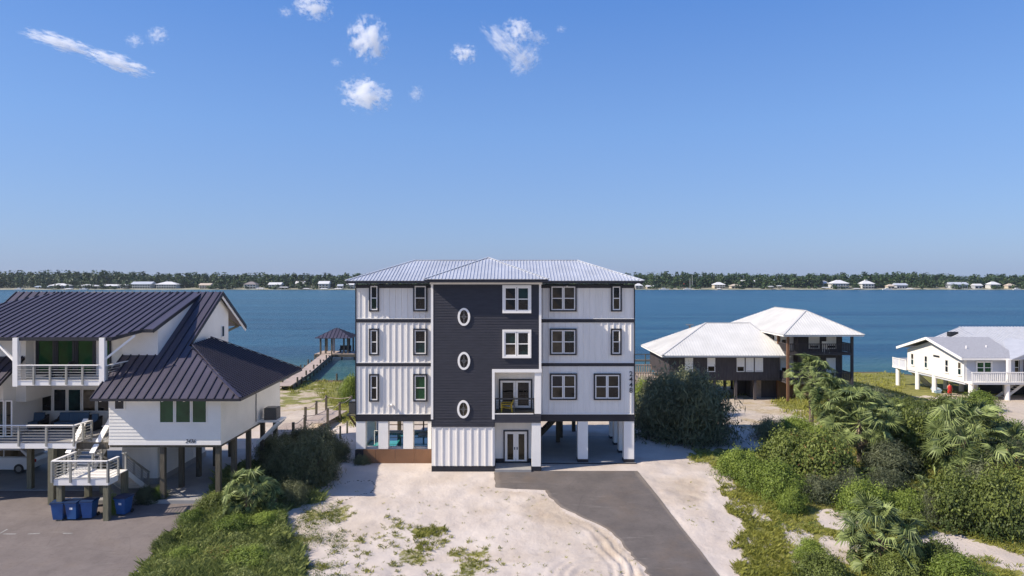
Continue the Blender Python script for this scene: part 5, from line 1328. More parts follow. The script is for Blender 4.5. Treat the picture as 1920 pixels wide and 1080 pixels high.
# boat sheds and docks
for i, (u0, u1, v, lab) in enumerate(((480, 496, 540.5, 'flat white boat shed roof beside the brown roofed far house'), (523, 541, 538.5, 'white boat shed on the far shore right of the gabled house'), (568, 581, 541, 'small white boat shed below the steep white far roof'),
    (600, 615, 541, 'boat shed below the stacked porch far house'), (627, 642, 541, 'boat shed nearest the tall white house on the far shore'), (122, 136, 541.5, 'little white boat shed between two left far houses'), (1344, 1352, 541, 'tiny boat shed below the cream far house'),
    (1440, 1450, 537, 'boat shed right of the dormered far house'), (1456, 1466, 536, 'pavilion roof right of the boat shed on the far shore'), (1541, 1557, 539, 'grey boat shed with white roof below the rise'), (1600, 1612, 541, 'low boat shed left of the cupola house'), (1700, 1712, 541, 'boat shed right of the grey far house'))):
    Y = 936; x0, x1 = X(u0, Y), X(u1, Y); zt = Z(v, Y) + .6
    s = thing('boat_shed', lab, 'boat shed', ((x0 + x1) / 2, Y, -1.3), 'boat sheds along the far shore')
    b = MB().add([(x0, Y - 3, zt - .8), (x1, Y - 3, zt - .8), (x1, Y + 3, zt - .8), (x0, Y + 3, zt - .8), (x0 + 2, Y, zt), (x1 - 2, Y, zt)], [(0, 1, 5, 4), (1, 2, 5), (2, 3, 4, 5), (3, 0, 4), (3, 2, 1, 0)]); b.build('roof', M['roof_white'], s)
    for x in np.linspace(x0 + .6, x1 - .6, 4): MB().box(x - .2, x + .2, Y - 2.6, Y - 2.2, -2, zt - .8).build('post', M['wood_grey'], s)
for i, (u, ln, lab) in enumerate(((35, 12, 'small white boat moored at the left end of the far shore'), (1246, 14, 'white motor boat moored left of the red far roof'), (1290, 11, 'small boat with mast in front of the red far roof'), (1665, 13, 'white motor boat beside the cream far cottage'), (1908, 10, 'white boat at the right end of the far shore'), (157, 12, 'white boat under the far shore house with flat white roof'))):
    Y = 925; x = X(u, Y); s = thing('motor_boat', lab, 'boat', (x, Y, -1.3), 'boats moored along the far shore')
    MB().prism([(x - ln / 2, Y, -1.4), (x + ln / 2 - 2, Y, -1.4), (x + ln / 2, Y, .4), (x - ln / 2, Y, 0)], (0, 3, 0)).build('hull', M['wall_white'], s)
    MB().prism([(x - ln * .25, Y + .5, 0.1), (x + ln * .15, Y + .5, .2), (x + ln * .05, Y + .5, 1.5), (x - ln * .22, Y + .5, 1.5)], (0, 2, 0)).build('cabin', M['wall_white'], s)
    if 'mast' in lab: MB().tube((x + 3, Y + 1, 0), (x + 3, Y + 1, 14), .25, 5).build('mast', M['wall_white'], s)
tw_ = thing('flag_pole', 'thin pale pole rising in front of the far trees right of the red roof', 'pole', (X(1298, 950), 950, 0)); MB().tube((X(1298, 950), 950, -.6), (X(1298, 950), 950, 19), .22, 5).build('pole', M['wall_white'], tw_)

# ------------------------------------------------------------------ vegetation
def leaf_material(name, c1, c2, trans=.25, dark=None):
    m = bpy.data.materials.new(name); m.use_nodes = True; nt = m.node_tree; N = nt.nodes; L = nt.links; p = N['Principled BSDF']
    a = N.new('ShaderNodeAttribute'); a.attribute_name = 'tint'
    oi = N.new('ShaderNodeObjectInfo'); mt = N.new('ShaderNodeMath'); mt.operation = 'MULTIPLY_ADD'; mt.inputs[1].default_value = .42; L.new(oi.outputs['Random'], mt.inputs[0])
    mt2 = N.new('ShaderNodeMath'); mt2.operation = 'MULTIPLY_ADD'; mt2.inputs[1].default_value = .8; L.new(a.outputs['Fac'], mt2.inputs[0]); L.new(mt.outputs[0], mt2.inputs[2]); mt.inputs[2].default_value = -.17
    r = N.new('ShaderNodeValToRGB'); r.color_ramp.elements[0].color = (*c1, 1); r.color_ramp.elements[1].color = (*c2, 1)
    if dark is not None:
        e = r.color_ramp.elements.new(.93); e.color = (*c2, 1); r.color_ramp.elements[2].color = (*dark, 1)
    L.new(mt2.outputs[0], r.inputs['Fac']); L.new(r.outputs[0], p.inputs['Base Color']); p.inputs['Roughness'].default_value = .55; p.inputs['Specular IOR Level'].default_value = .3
    t = N.new('ShaderNodeBsdfTranslucent'); L.new(r.outputs[0], t.inputs['Color']); mx = N.new('ShaderNodeMixShader'); mx.inputs[0].default_value = trans
    L.new(p.outputs[0], mx.inputs[1]); L.new(t.outputs[0], mx.inputs[2]); L.new(mx.outputs[0], N['Material Output'].inputs['Surface']); return m
LM = {'green': leaf_material('bright_green_leaves', (.03, .07, .010), (.34, .42, .075), .25), 'olive': leaf_material('olive_leaves', (.014, .034, .008), (.21, .25, .055), .2, (.30, .17, .06)),
      'dark': leaf_material('dark_grey_green_leaves', (.022, .038, .018), (.22, .235, .125), .2, (.24, .19, .12)), 'scrub': leaf_material('grey_green_twiggy_leaves', (.045, .06, .028), (.24, .25, .12), .2, (.30, .24, .16)),
      'grass': leaf_material('grass_blades', (.11, .135, .022), (.44, .42, .09), .35, (.50, .42, .22)), 'weed': leaf_material('tall_weeds', (.05, .085, .02), (.42, .46, .15), .3, (.46, .40, .18)),
      'frond': leaf_material('palm_fronds', (.010, .030, .008), (.37, .44, .15), .12), 'deadfrond': leaf_material('dead_palm_fronds', (.22, .15, .09), (.50, .40, .27), .15), 'tree': leaf_material('far_tree_crowns', (.016, .040, .012), (.080, .125, .034), .1)}  # leaf ramps widened: shade in gaps and sunlit highlights put into the colour
BARK = mat('bark', (.16, .12, .09), .9, var=.3, scale=6, bump=.4)

def leaf_quads(C, Nrm, L_, W_, rng):
    n = len(C); rv = rng.normal(size=(n, 3)); A = np.cross(Nrm, rv); A /= np.linalg.norm(A, axis=1)[:, None] + 1e-9; Bv = np.cross(Nrm, A); Bv /= np.linalg.norm(Bv, axis=1)[:, None] + 1e-9
    A = A * L_[:, None]; Bv = Bv * W_[:, None]
    P = np.stack([C - A, C + Bv, C + A, C - Bv], 1).reshape(-1, 3); Fc = np.arange(4 * n).reshape(n, 4); return P, Fc
def crown_points(clumps, n, rng, low=-.25):
    cl = np.array(clumps); w = cl[:, 3] * cl[:, 4] * 1.0; k = rng.choice(len(cl), n, p=w / w.sum())
    d = rng.normal(size=(n, 3)); d /= np.linalg.norm(d, axis=1)[:, None]; d[:, 2] = np.where(d[:, 2] < low, -d[:, 2] * .6, d[:, 2])
    rr = 1 - .55 * rng.random(n) ** 2.2
    # ragged outline: direction-dependent bulge
    bul = 1 + .26 * np.sin(d[:, 0] * 7 + k) * np.cos(d[:, 1] * 6 + 2 * k) + .16 * rng.normal(size=n)
    sp = np.sin(d[:, 0] * 23 + 3 * k) * np.sin(d[:, 1] * 19 + k) * np.sin(d[:, 2] * 21 + 2 * k); bul = bul + .55 * np.clip(sp - .25, 0, 1)   # twigs that stick out
    C = cl[k, :3] + d * (cl[k, 3:6] * (rr * bul)[:, None]); return C, d, k
def shrub_mesh(name, kind, seed, n=6500, leaf=.085, flat=.75, nclump=9, narrow=.42, up=0.0):
    nclump += 8
    rng = np.random.default_rng(seed); cl = []
    for i in range(nclump):
        a = rng.random() * 6.28; r = rng.random() ** .6 * .78 * (.72 + .28 * math.sin(a * 2 + seed) + .2 * math.sin(a * 3 + 2 * seed)); s = .14 + rng.random() * .20
        h = (1 - r * r * .85) * (.42 + rng.random() * .3) * flat; cl.append((math.cos(a) * r, math.sin(a) * r, h * (.75 + .5 * rng.random()), s, s, s * (.75 + .5 * rng.random())))
    cl.append((0, 0, .22, .62, .62, .32)); cl.append((0, 0, .06, .82, .82, .30)); cl.append((0, 0, .30, .74, .74, .34))
    C, d, k = crown_points(cl, n, rng); C[:, 2] = np.maximum(C[:, 2], .01 + .05 * rng.random(n))
    C[:, 2] /= np.percentile(C[:, 2], 99.2); C[:, :2] /= np.percentile(np.hypot(C[:, 0], C[:, 1]), 97.5)
    nr = d + rng.normal(size=(n, 3)) * .55; nr[:, 2] += .25; nr /= np.linalg.norm(nr, axis=1)[:, None]
    sz = leaf * (.6 + .8 * rng.random(n)); P, Fc = leaf_quads(C, nr, sz, sz * narrow, rng)
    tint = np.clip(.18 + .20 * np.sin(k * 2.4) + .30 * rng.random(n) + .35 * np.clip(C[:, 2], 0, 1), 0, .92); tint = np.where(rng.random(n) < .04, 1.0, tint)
    return np_mesh(name, P, Fc, LM[kind], {'tint': np.repeat(tint, 4)})
def stem_mesh(seed):
    rr = random.Random(seed); mb = MB()
    for i in range(9):
        a = rr.random() * 6.28; r = .25 + rr.random() * .45; mid = (math.cos(a) * r * .4, math.sin(a) * r * .4, .3)
        mb.tube((math.cos(a) * .06, math.sin(a) * .06, -.15), mid, .028, 5, .02, cap=False); mb.tube(mid, (math.cos(a) * r, math.sin(a) * r, .62), .02, 5, .006, cap=False)
        mb.tube(mid, (math.cos(a + .6) * r * .9, math.sin(a + .6) * r * .9, .55), .014, 4, .005, cap=False)
    me = bpy.data.meshes.new('stem'); me.from_pydata(mb.v, [], mb.f); me.materials.append(BARK); return me
SH = {}
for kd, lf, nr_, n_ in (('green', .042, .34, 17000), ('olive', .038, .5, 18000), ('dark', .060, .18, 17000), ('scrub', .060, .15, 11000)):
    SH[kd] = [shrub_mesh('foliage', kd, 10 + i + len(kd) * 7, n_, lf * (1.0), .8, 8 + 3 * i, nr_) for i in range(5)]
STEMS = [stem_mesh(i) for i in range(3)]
shrub_n = 0
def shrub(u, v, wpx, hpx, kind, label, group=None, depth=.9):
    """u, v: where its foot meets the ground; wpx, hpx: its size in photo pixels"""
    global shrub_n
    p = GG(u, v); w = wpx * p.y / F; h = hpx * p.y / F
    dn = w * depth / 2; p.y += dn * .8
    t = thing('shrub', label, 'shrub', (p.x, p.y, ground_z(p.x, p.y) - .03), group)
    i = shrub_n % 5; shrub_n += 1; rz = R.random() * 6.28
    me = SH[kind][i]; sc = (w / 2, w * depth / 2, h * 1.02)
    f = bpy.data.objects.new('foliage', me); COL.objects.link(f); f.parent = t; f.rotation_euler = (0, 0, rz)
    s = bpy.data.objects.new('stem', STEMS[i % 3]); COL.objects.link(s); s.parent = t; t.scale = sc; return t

# palms: fan fronds, each one an object
def fan_mesh(name, kind, seed, droop=.35, seg=22, span=260, tilt=35):
    """one costapalmate leaf: long petiole, then a folded fan whose plane tips downward and whose tips hang"""
    rng = random.Random(seed); V, Fc, T = [], [], []
    L0 = .98; V += [(0, -.02, 0), (0, .02, 0), (L0, .012, .06), (L0, -.012, .06)]; Fc.append((0, 1, 2, 3)); T += [.9] * 4
    ct, st_ = math.cos(math.radians(tilt)), math.sin(math.radians(tilt))
    def put(x, y, z): V.append((L0 + x * ct + z * st_, y, .06 - x * st_ + z * ct))
    for i in range(seg):
        a = math.radians(-span / 2 + span * (i + .5) / seg); ln = .50 * (.74 + .26 * math.cos(a * .5)) * (.88 + .24 * rng.random()); w = .023 * (.8 + .5 * rng.random())
        dx, dy = math.cos(a), math.sin(a); px, py = -dy, dx; fold = .20 * abs(math.sin(a))
        r1, r2 = ln * .52, ln; z1 = fold * .6 + .02 * rng.random(); z2 = fold - droop * ln * (.5 + .9 * rng.random()); b = len(V); t = .05 + .75 * rng.random()
        put(0, 0, 0); put(dx * r1 + px * w, dy * r1 + py * w, z1 - .015); put(dx * r1, dy * r1, z1 + .02); put(dx * r1 - px * w, dy * r1 - py * w, z1 - .015); put(dx * r2, dy * r2, z2)
        T += [t * .7, t, t, t, min(1, t + .25)]
        Fc += [(b, b + 1, b + 2), (b, b + 2, b + 3), (b + 1, b + 4, b + 2), (b + 2, b + 4, b + 3)]
    me = bpy.data.meshes.new(name); me.from_pydata(V, [], Fc); me.materials.append(LM[kind]); at = me.attributes.new('tint', 'FLOAT', 'POINT'); at.data.foreach_set('value', T); return me
FANS = [fan_mesh('frond', 'frond', i, .15 + .14 * i, tilt=4 + 10 * i) for i in range(5)]; DEAD = [fan_mesh('dead_frond', 'deadfrond', 9 + i, .9, 14, 130, 50) for i in range(2)]
def palm(u, v, trunk_h, spread, nf, label, name='palm', cat='palm tree', dead=8, lean=(0, 0)):
    p = GG(u, v); t = thing(name, label, cat, p)
    top = Vector((lean[0], lean[1], trunk_h))
    if trunk_h > .3:
        mb = MB(); mb.tube((0, 0, -.3), tuple(top * .5), .20, 9, .17); mb.tube(tuple(top * .5), tuple(top), .17, 9, .16)
        for i in range(22):
            a = i * 2.4; z = trunk_h * (.25 + .75 * i / 22); c_ = top * (z / trunk_h); mb.beam((c_.x + .13 * math.cos(a), c_.y + .13 * math.sin(a), z), (c_.x + .34 * math.cos(a), c_.y + .34 * math.sin(a), z + .26), .09, .03)
        m_ = mb.build('trunk', BARK, None); m_.parent = t
    ph = R.random() * 6
    for i in range(nf):
        a = ph + i * 2.39996; el = math.radians(84 - 132 * (i / nf) ** .9 + R.uniform(-12, 12)); s = spread / 1.42 * R.uniform(.72, 1.12)
        o = bpy.data.objects.new('frond', R.choice(FANS)); COL.objects.link(o); o.parent = t; o.location = top + Vector((0, 0, -.05 - .3 * i / nf * min(1, trunk_h)))
        o.rotation_euler = (R.uniform(-1.0, 1.0), -el, a + R.uniform(-.3, .3)); o.scale = (s, s, s)
    for i in range(dead):
        a = ph + i * 2.39996 + 1; el = math.radians(-58 - 20 * R.random()); s = spread / 1.5 * R.uniform(.6, .85)
        o = bpy.data.objects.new('dead_frond', R.choice(DEAD)); COL.objects.link(o); o.parent = t; o.location = top + Vector((0, 0, -.35 if trunk_h > .3 else .1)); o.rotation_euler = (R.uniform(-.3, .3), -el, a); o.scale = (s, s, s)
    return t

# right side palms
palm(1521, 806, 4.6, 2.2, 48, 'tall cabbage palm with bare trunk in front of the brown house porch', dead=6)
palm(1556, 820, 3.1, 2.2, 46, 'middle cabbage palm leaning against the tall palm by the brown house', dead=6)
palm(1612, 868, 3.0, 2.7, 60, 'big round cabbage palm with pale trunk at the centre of the right thicket', dead=10)
palm(1655, 850, 2.2, 2.2, 34, 'palm filling the shaded right flank of the big round palm', dead=2)
palm(1812, 905, 2.8, 2.8, 60, 'large cabbage palm with a skirt of dead pale fronds', dead=16)
palm(1905, 918, 2.0, 2.5, 40, 'cabbage palm cut by the right edge of the picture', dead=8)
palm(1652, 1058, 1.2, 2.3, 60, 'low fan palm standing alone in the dry grass at the bottom right', dead=8)
palm(1640, 908, .2, 1.15, 18, 'pale low fan palm between the olive shrubs', name='palmetto', cat='palmetto', dead=0)
palm(1668, 925, .2, 1.0, 14, 'small fan palm right of the pale low fan palm', name='palmetto', cat='palmetto', dead=0)
palm(1735, 932, .2, 1.2, 18, 'silvery low fan palm left of the palm with the dead skirt', name='palmetto', cat='palmetto', dead=2)
palm(1216, 762, 1.1, 1.3, 24, 'bright green palm squeezed between the white house and the dark shrub', dead=4)
# left palmetto
palm(466, 962, 1.1, 1.8, 56, 'fan palm with bright tips growing beside the left parking lot', name='palmetto', cat='palmetto', dead=2)
palm(508, 958, .5, 1.3, 34, 'second fan palm on the sand side of the parking lot fan palm', name='palmetto', cat='palmetto', dead=1)

# shrubs: (u, v of foot, width, height, kind, label)
S = [
 (560, 925, 125, 88, 'scrub', 'dark grey green shrub in the shade right of the stilt house posts'), (590, 872, 100, 62, 'dark', 'twiggy dark shrub at the corner of the boardwalk'), (525, 905, 90, 58, 'dark', 'dark shrub between the house posts and the fan palm'), (525, 858, 60, 40, 'scrub', 'shrub growing close to the last house post'),
 (632, 868, 46, 40, 'scrub', 'sparse twiggy shrub on the shaded sand left of the white house'), (676, 872, 36, 18, 'dark', 'tiny dark shrub at the foot of the white house corner'),
 (655, 760, 50, 52, 'green', 'green shrub on the shore grass left of the white house'), (650, 745, 40, 32, 'dark', 'dark shrub behind the air conditioner bracket'),
 (1262, 832, 165, 118, 'dark', 'massive dark shrub nearest the right side of the white house'), (1328, 842, 160, 128, 'dark', 'massive dark rounded shrub right half, brownish at its foot'), (1225, 800, 70, 75, 'dark', 'dark shrub tucked against the right piers'), (1290, 790, 110, 85, 'dark', 'dark shrub rising behind the two massive ones'), (1205, 765, 50, 50, 'green', 'bright shrub against the right wall of the white house'),
 (1495, 905, 120, 80, 'olive', 'olive oak shrub at the sandy point of the right thicket'), (1560, 920, 130, 90, 'olive', 'dark olive oak shrub in the middle of the thicket front'), (1520, 868, 95, 50, 'olive', 'olive shrub behind the sandy point'), (1480, 858, 80, 32, 'green', 'low green shrub at the edge of the shaded sand'), (1600, 935, 80, 45, 'dark', 'dark shrub under the middle oak'),
 (1395, 905, 90, 48, 'green', 'bright green mound at the tip of the thicket'), (1430, 925, 90, 50, 'green', 'bright green mound next to the tip mound'), (1480, 945, 110, 62, 'green', 'wide bright green shrub below the olive oak'), (1550, 950, 90, 42, 'dark', 'shaded green shrub below the dark olive oak'), (1492, 968, 60, 42, 'green', 'small bright shrub nearest the sand'),
 (1640, 985, 105, 66, 'green', 'bright feathery shrub in the middle of the right lot'), (1718, 985, 85, 50, 'green', 'feathery green shrub right of the middle bright one'), (1760, 992, 90, 55, 'scrub', 'grey twiggy shrub behind the dry grass'),
 (1835, 1008, 140, 98, 'olive', 'large olive shrub in front of the palm with the dead skirt'), (1905, 1018, 130, 104, 'olive', 'large dark olive shrub at the right edge'), (1800, 975, 90, 60, 'olive', 'reddish olive shrub behind the large one'), (1935, 965, 110, 75, 'olive', 'olive shrub leaving the frame at the right'),
 (1700, 860, 120, 80, 'olive', 'dark olive shrub between the two big palms'), (1745, 880, 110, 95, 'olive', 'olive shrub left of the dead skirt palm'), (1690, 905, 110, 60, 'dark', 'deep shade shrub at the foot of the big round palm'), (1640, 800, 120, 60, 'dark', 'dark green shrub behind the big round palm'), (1700, 815, 110, 50, 'olive', 'olive shrub above the dark slab of the white house'),
 (1790, 800, 110, 48, 'olive', 'olive shrub in front of the round white posts'), (1855, 775, 80, 35, 'green', 'green shrub before the porch of the right white house'), (1840, 815, 110, 55, 'olive', 'shrub right of the dead skirt palm top'), (1895, 850, 100, 60, 'olive', 'shrub at the right edge above the sand path'), (1765, 830, 90, 45, 'green', 'light green shrub behind the dead skirt palm'), (1920, 880, 90, 60, 'dark', 'dark shrub behind the palm at the right edge'),
 (1530, 1062, 70, 36, 'green', 'bright low shrub in the dry grass left of the lone fan palm'), (1560, 1105, 110, 48, 'olive', 'dark low shrub at the bottom edge left of the fan palm'), (1705, 1102, 110, 46, 'olive', 'olive shrub below the lone fan palm'), (1775, 1082, 100, 52, 'olive', 'rounded olive shrub at the bottom right'), (1830, 1120, 130, 60, 'green', 'bright shrub at the bottom edge'),  
  (1545, 845, 60, 42, 'green', 'green shrub at the foot of the middle palm'), (1655, 960, 70, 30, 'olive', 'low olive shrub behind the feathery one'),
 (330, 1060, 70, 24, 'green', 'leafy weed mound by the lower parking lot corner'), (430, 1010, 90, 28, 'green', 'leafy weed mound in the middle of the weedy bank'), (395, 965, 80, 28, 'olive', 'yellowish weed mound at the parking lot edge'), (490, 1000, 80, 26, 'green', 'leafy mound on the sandy side of the weedy bank'), (455, 1075, 110, 30, 'green', 'wide weed mound at the bottom of the weedy bank'),
 (265, 950, 50, 30, 'dark', 'dark low shrub under the stair'), (207, 968, 34, 34, 'green', 'yellow green weed beside the landing post'), (290, 945, 40, 28, 'green', 'green weed at the foot of the white enclosure'),
]
S += [
 (1585, 760, 70, 26, 'olive', 'low olive shrub on the shore grass beyond the tall palms'), (1650, 768, 90, 34, 'dark', 'dark shrub between the tall palms and the tan slab'),  (1690, 790, 90, 36, 'olive', 'olive shrub along the edge of the dark slab'),
 (1745, 818, 80, 40, 'dark', 'dark shrub below the tan slab end'), (1810, 838, 90, 44, 'dark', 'dark shrub above the crown of the dead skirt palm'), (1865, 828, 80, 44, 'olive', 'olive shrub beside the sandy path head'), (1680, 885, 90, 46, 'dark', 'dark shrub filling the gap right of the big palm trunk'),
 (1735, 850, 100, 56, 'olive', 'olive shrub midway between the two big palms'),  (1545, 880, 80, 40, 'dark', 'dark shrub in the left middle of the thicket'), (1680, 940, 90, 46, 'dark', 'dark shrub below the two small fan palms'),
  (1870, 945, 110, 60, 'dark', 'dark shrub between the dead skirt palm and the right edge palm'), (1720, 1010, 80, 34, 'olive', 'low olive shrub at the edge of the yellow grass'), 
 (1450, 830, 70, 40, 'scrub', 'twiggy bare shrub by the shaded sand'), (1500, 828, 80, 40, 'green', 'soft green shrub left of the middle palm foot'), (1720, 778, 70, 26, 'olive', 'low shrub against the tan slab'),
 (505, 880, 80, 56, 'dark', 'dark shrub in front of the rear house posts'), (600, 905, 70, 50, 'scrub', 'grey shrub on the sand side of the dark shrubs'), (560, 850, 80, 40, 'dark', 'dark shrub beside the rope rail'), (545, 955, 70, 40, 'scrub', 'low shrub at the sand corner of the weedy bank'),
 (350, 990, 60, 24, 'green', 'weed mound spilling onto the parking lot'), (300, 1035, 50, 26, 'olive', 'weed mound at the edge of the asphalt'), (520, 1040, 60, 28, 'olive', 'low weed mound on the sand beside the bank'), (400, 1060, 80, 24, 'olive', 'yellowish mound low in the weedy bank'),
]
for u, v, w, h, k, lab in S: shrub(u, v, w, h, k, lab, 'shrubs and mounds on the lots')

# grass: blades in tufts, one stuff object per area
def blades(n_tuft, pts_fn, hmin, hmax, per, spread, rng, width=.012, lean=.45, bend=True):
    B_ = pts_fn(n_tuft, rng); n = len(B_) * per; base = np.repeat(B_, per, 0)
    th = rng.random(n) * 6.283; r = spread * rng.random(n) ** .5; bx, by = base[:, 0] + r * np.cos(th), base[:, 1] + r * np.sin(th)
    bz = ground_za(bx, by) - .02; h = np.repeat(hmin + (hmax - hmin) * rng.random(len(B_)), per) * (.5 + .6 * rng.random(n)); a = rng.random(n) * 6.283; ln = h * lean * (.3 + rng.random(n))
    dx, dy = np.cos(a), np.sin(a); w = width * (.7 + .8 * rng.random(n)); px, py = -dy * w, dx * w
    P = np.stack([np.stack([bx - px, by - py, bz], -1), np.stack([bx + px, by + py, bz], -1), np.stack([bx + dx * ln * .35 + px * .8, by + dy * ln * .35 + py * .8, bz + h * .6], -1), np.stack([bx + dx * ln, by + dy * ln, bz + h * .95], -1)], 1).reshape(-1, 3)
    Fc = np.arange(4 * n).reshape(n, 4); Fc = Fc[:, [0, 1, 2, 3]]; patch_ = np.clip((fbm(bx, by, 2.2, 51) - .3) * 1.6, 0, 1); tint = np.repeat(np.clip(np.repeat(rng.random(len(B_)) * .4, per) + .30 * rng.random(n) + .35 * patch_, 0, 1), 4); return P, Fc, tint
def in_polys(polys, dens, box):
    def fn(n, rng):
        u = box[0] + (box[1] - box[0]) * rng.random(n * 3); v = box[2] + (box[3] - box[2]) * rng.random(n * 3)
        keep = np.zeros(len(u), bool)
        uu = u + 70 * (fbm(u, v * 2, 55, 91) - .5); vv = v + 34 * (fbm(u, v * 2, 55, 97) - .5)
        for p in polys: keep |= inside(uu, vv, p)
        for p, w_ in SANDY: keep &= ~(inside(uu, vv, p) & (rng.random(len(u)) < w_ + .1))
        u, v = u[keep], v[keep]; z = np.zeros(len(u))
        for _ in range(6): y = (ZC - z) * F / (v - V0); x = (u - U0) * y / F; z = base_z(x, y)
        l, r = drive_edges(y); ok = ~((x > l - .3) & (x < r + .3) & (y < 46)) & ~inside(x, y, LOT_XY)
        nz = fbm(x, y, 1.6, 21); ok &= rng.random(len(x)) < np.clip((nz - (1 - dens) * .9 + .15) * 4, 0, 1)
        return np.stack([x, y], 1)[ok][:n]
    return fn
def field(name, label, polys, box, n, hmin, hmax, per, spread, kind, dens=1.0, seed=1, width=.012, lean=.45):
    rng = np.random.default_rng(seed); P, Fc, t = blades(n, in_polys(polys, dens, box), hmin, hmax, per, spread, rng, width, lean)
    o = link(name, np_mesh(name, P, Fc, LM[kind], {'tint': t}), kind='stuff'); o['label'] = label; return o
bank = [(235, 1110), (300, 1015), (375, 938), (415, 890), (470, 865), (560, 900), (600, 940), (560, 955), (525, 990), (545, 1020), (560, 1110)]
field('weeds', 'tall green weeds covering the bank beside the parking lot', [bank], (230, 610, 860, 1110), 6000, .15, .6, 12, .20, 'weed', seed=3, width=.011, lean=.8)
field('beach_grass', 'sparse tufts of green grass on the white sand in front of the house', [VEG[1][0]], (520, 960, 940, 1110), 520, .08, .22, 16, .13, 'grass', .35, seed=4, width=.010, lean=.9)
field('beach_grass', 'denser clump of yellow green grass on the white sand', [VEG[2][0]], (780, 915, 985, 1050), 110, .10, .28, 16, .14, 'grass', .42, seed=5, width=.010, lean=.8)
rp = VEG[3][0]
def leaf_mass(name, label, polys, box, n, hmax, kind, seed, leaf=.045, dens=1.0, scale=1.3):
    rng = np.random.default_rng(seed); B_ = in_polys(polys, dens, box)(n, rng); x, y = B_[:, 0], B_[:, 1]; m = len(x)
    hh = hmax * (.15 + 1.0 * np.clip(fbm(x, y, scale, seed) * 2.2 - .55, 0, 1) ** 1.3); z = ground_za(x, y) + hh * (1 - .7 * rng.random(m) ** 1.8)
    nr = rng.normal(size=(m, 3)) * .8; nr[:, 2] += .7; nr[:, 0] -= .15; nr /= np.linalg.norm(nr, axis=1)[:, None]; sz = leaf * (.5 + rng.random(m))
    P, Fc = leaf_quads(np.stack([x, y, z], 1), nr, sz, sz * .38, rng); patch_ = np.clip((fbm(x, y, 1.7, seed + 3) - .3) * 1.8, 0, 1); t = np.clip(.45 * rng.random(m) + .45 * patch_, 0, .92); t = np.where(rng.random(m) < .03, 1, t)
    o = link(name, np_mesh(name, P, Fc, LM[kind], {'tint': np.repeat(t, 4)}), kind='stuff'); o['label'] = label
leaf_mass('weeds', 'leafy weeds heaped over the bank between the parking lot and the sand', [bank], (230, 610, 860, 1110), 95000, .48, 'weed', 31, dens=.78)
leaf_mass('weeds', 'scattered leafy weeds thinning out onto the sand beside the bank', [[(520, 935), (640, 940), (650, 1110), (540, 1110)]], (510, 670, 930, 1110), 9000, .22, 'weed', 35, .035, dens=.42)
leaf_mass('ground_cover', 'low leafy cover between the shrubs of the right lot', [rp], (1280, 1960, 735, 1110), 42000, .24, 'green', 32, .04, .45)
field('grass', 'yellow green rough grass between the shrubs on the right lot', [rp], (1280, 1960, 735, 1110), 6500, .08, .30, 13, .2, 'grass', .55, seed=6, width=.011, lean=.8)
field('grass', 'green fringe of grass on the sand right of the driveway', [VEG[4][0], [(1395, 985), (1455, 985), (1465, 1030), (1400, 1030)], [(1370, 1018), (1392, 1018), (1392, 1034), (1370, 1034)], [(1398, 1050), (1425, 1055), (1425, 1078), (1398, 1075)]], (1330, 1525, 895, 1105), 900, .12, .34, 14, .15, 'grass', .6, seed=7, width=.011, lean=.8)
field('shore_grass', 'grass along the bay shore behind the houses', [VEG[5][0], VEG[6][0], [(1580, 700), (1710, 700), (1700, 745), (1600, 745)], [(1180, 705), (1400, 705), (1400, 742), (1180, 742)], VEG[9][0]], (500, 1960, 698, 800), 3200, .2, .5, 8, .35, 'grass', .9, seed=8, width=.03, lean=.5)
field('litter_grass', 'thin dead and green sprigs scattered over the white sand', [[(540, 930), (1180, 905), (1200, 1100), (500, 1110)], [(1230, 900), (1400, 900), (1500, 1100), (1360, 1100)]], (500, 1500, 900, 1110), 330, .05, .14, 7, .10, 'grass', .5, seed=9, width=.009, lean=1.2)

# line of dark wrack in a loop on the shaded sand
mb = MB(); wk = [(600, 912), (630, 909), (668, 900), (696, 901), (706, 911), (696, 922), (665, 932), (640, 940)]
for (u0, v0), (u1, v1) in zip(wk[:-1], wk[1:]):
    for k in range(6):
        t = (k + R.random() * .8) / 6; p = GG(u0 + (u1 - u0) * t + R.uniform(-1.5, 1.5), v0 + (v1 - v0) * t + R.uniform(-.8, .8)); s_ = R.uniform(.025, .055)
        mb.prism([(p.x - s_, p.y - s_ * .5, p.z - .02), (p.x + s_ * .8, p.y - s_ * .6, p.z - .02), (p.x + s_, p.y + s_ * .6, p.z - .02), (p.x - s_ * .5, p.y + s_ * .7, p.z - .02)], (0, 0, .02 + s_ * .4))
o = mb.build('wrack', M['wood_dark'], None, kind='stuff'); o['label'] = 'looping line of dark clods on the shaded sand left of the white house'

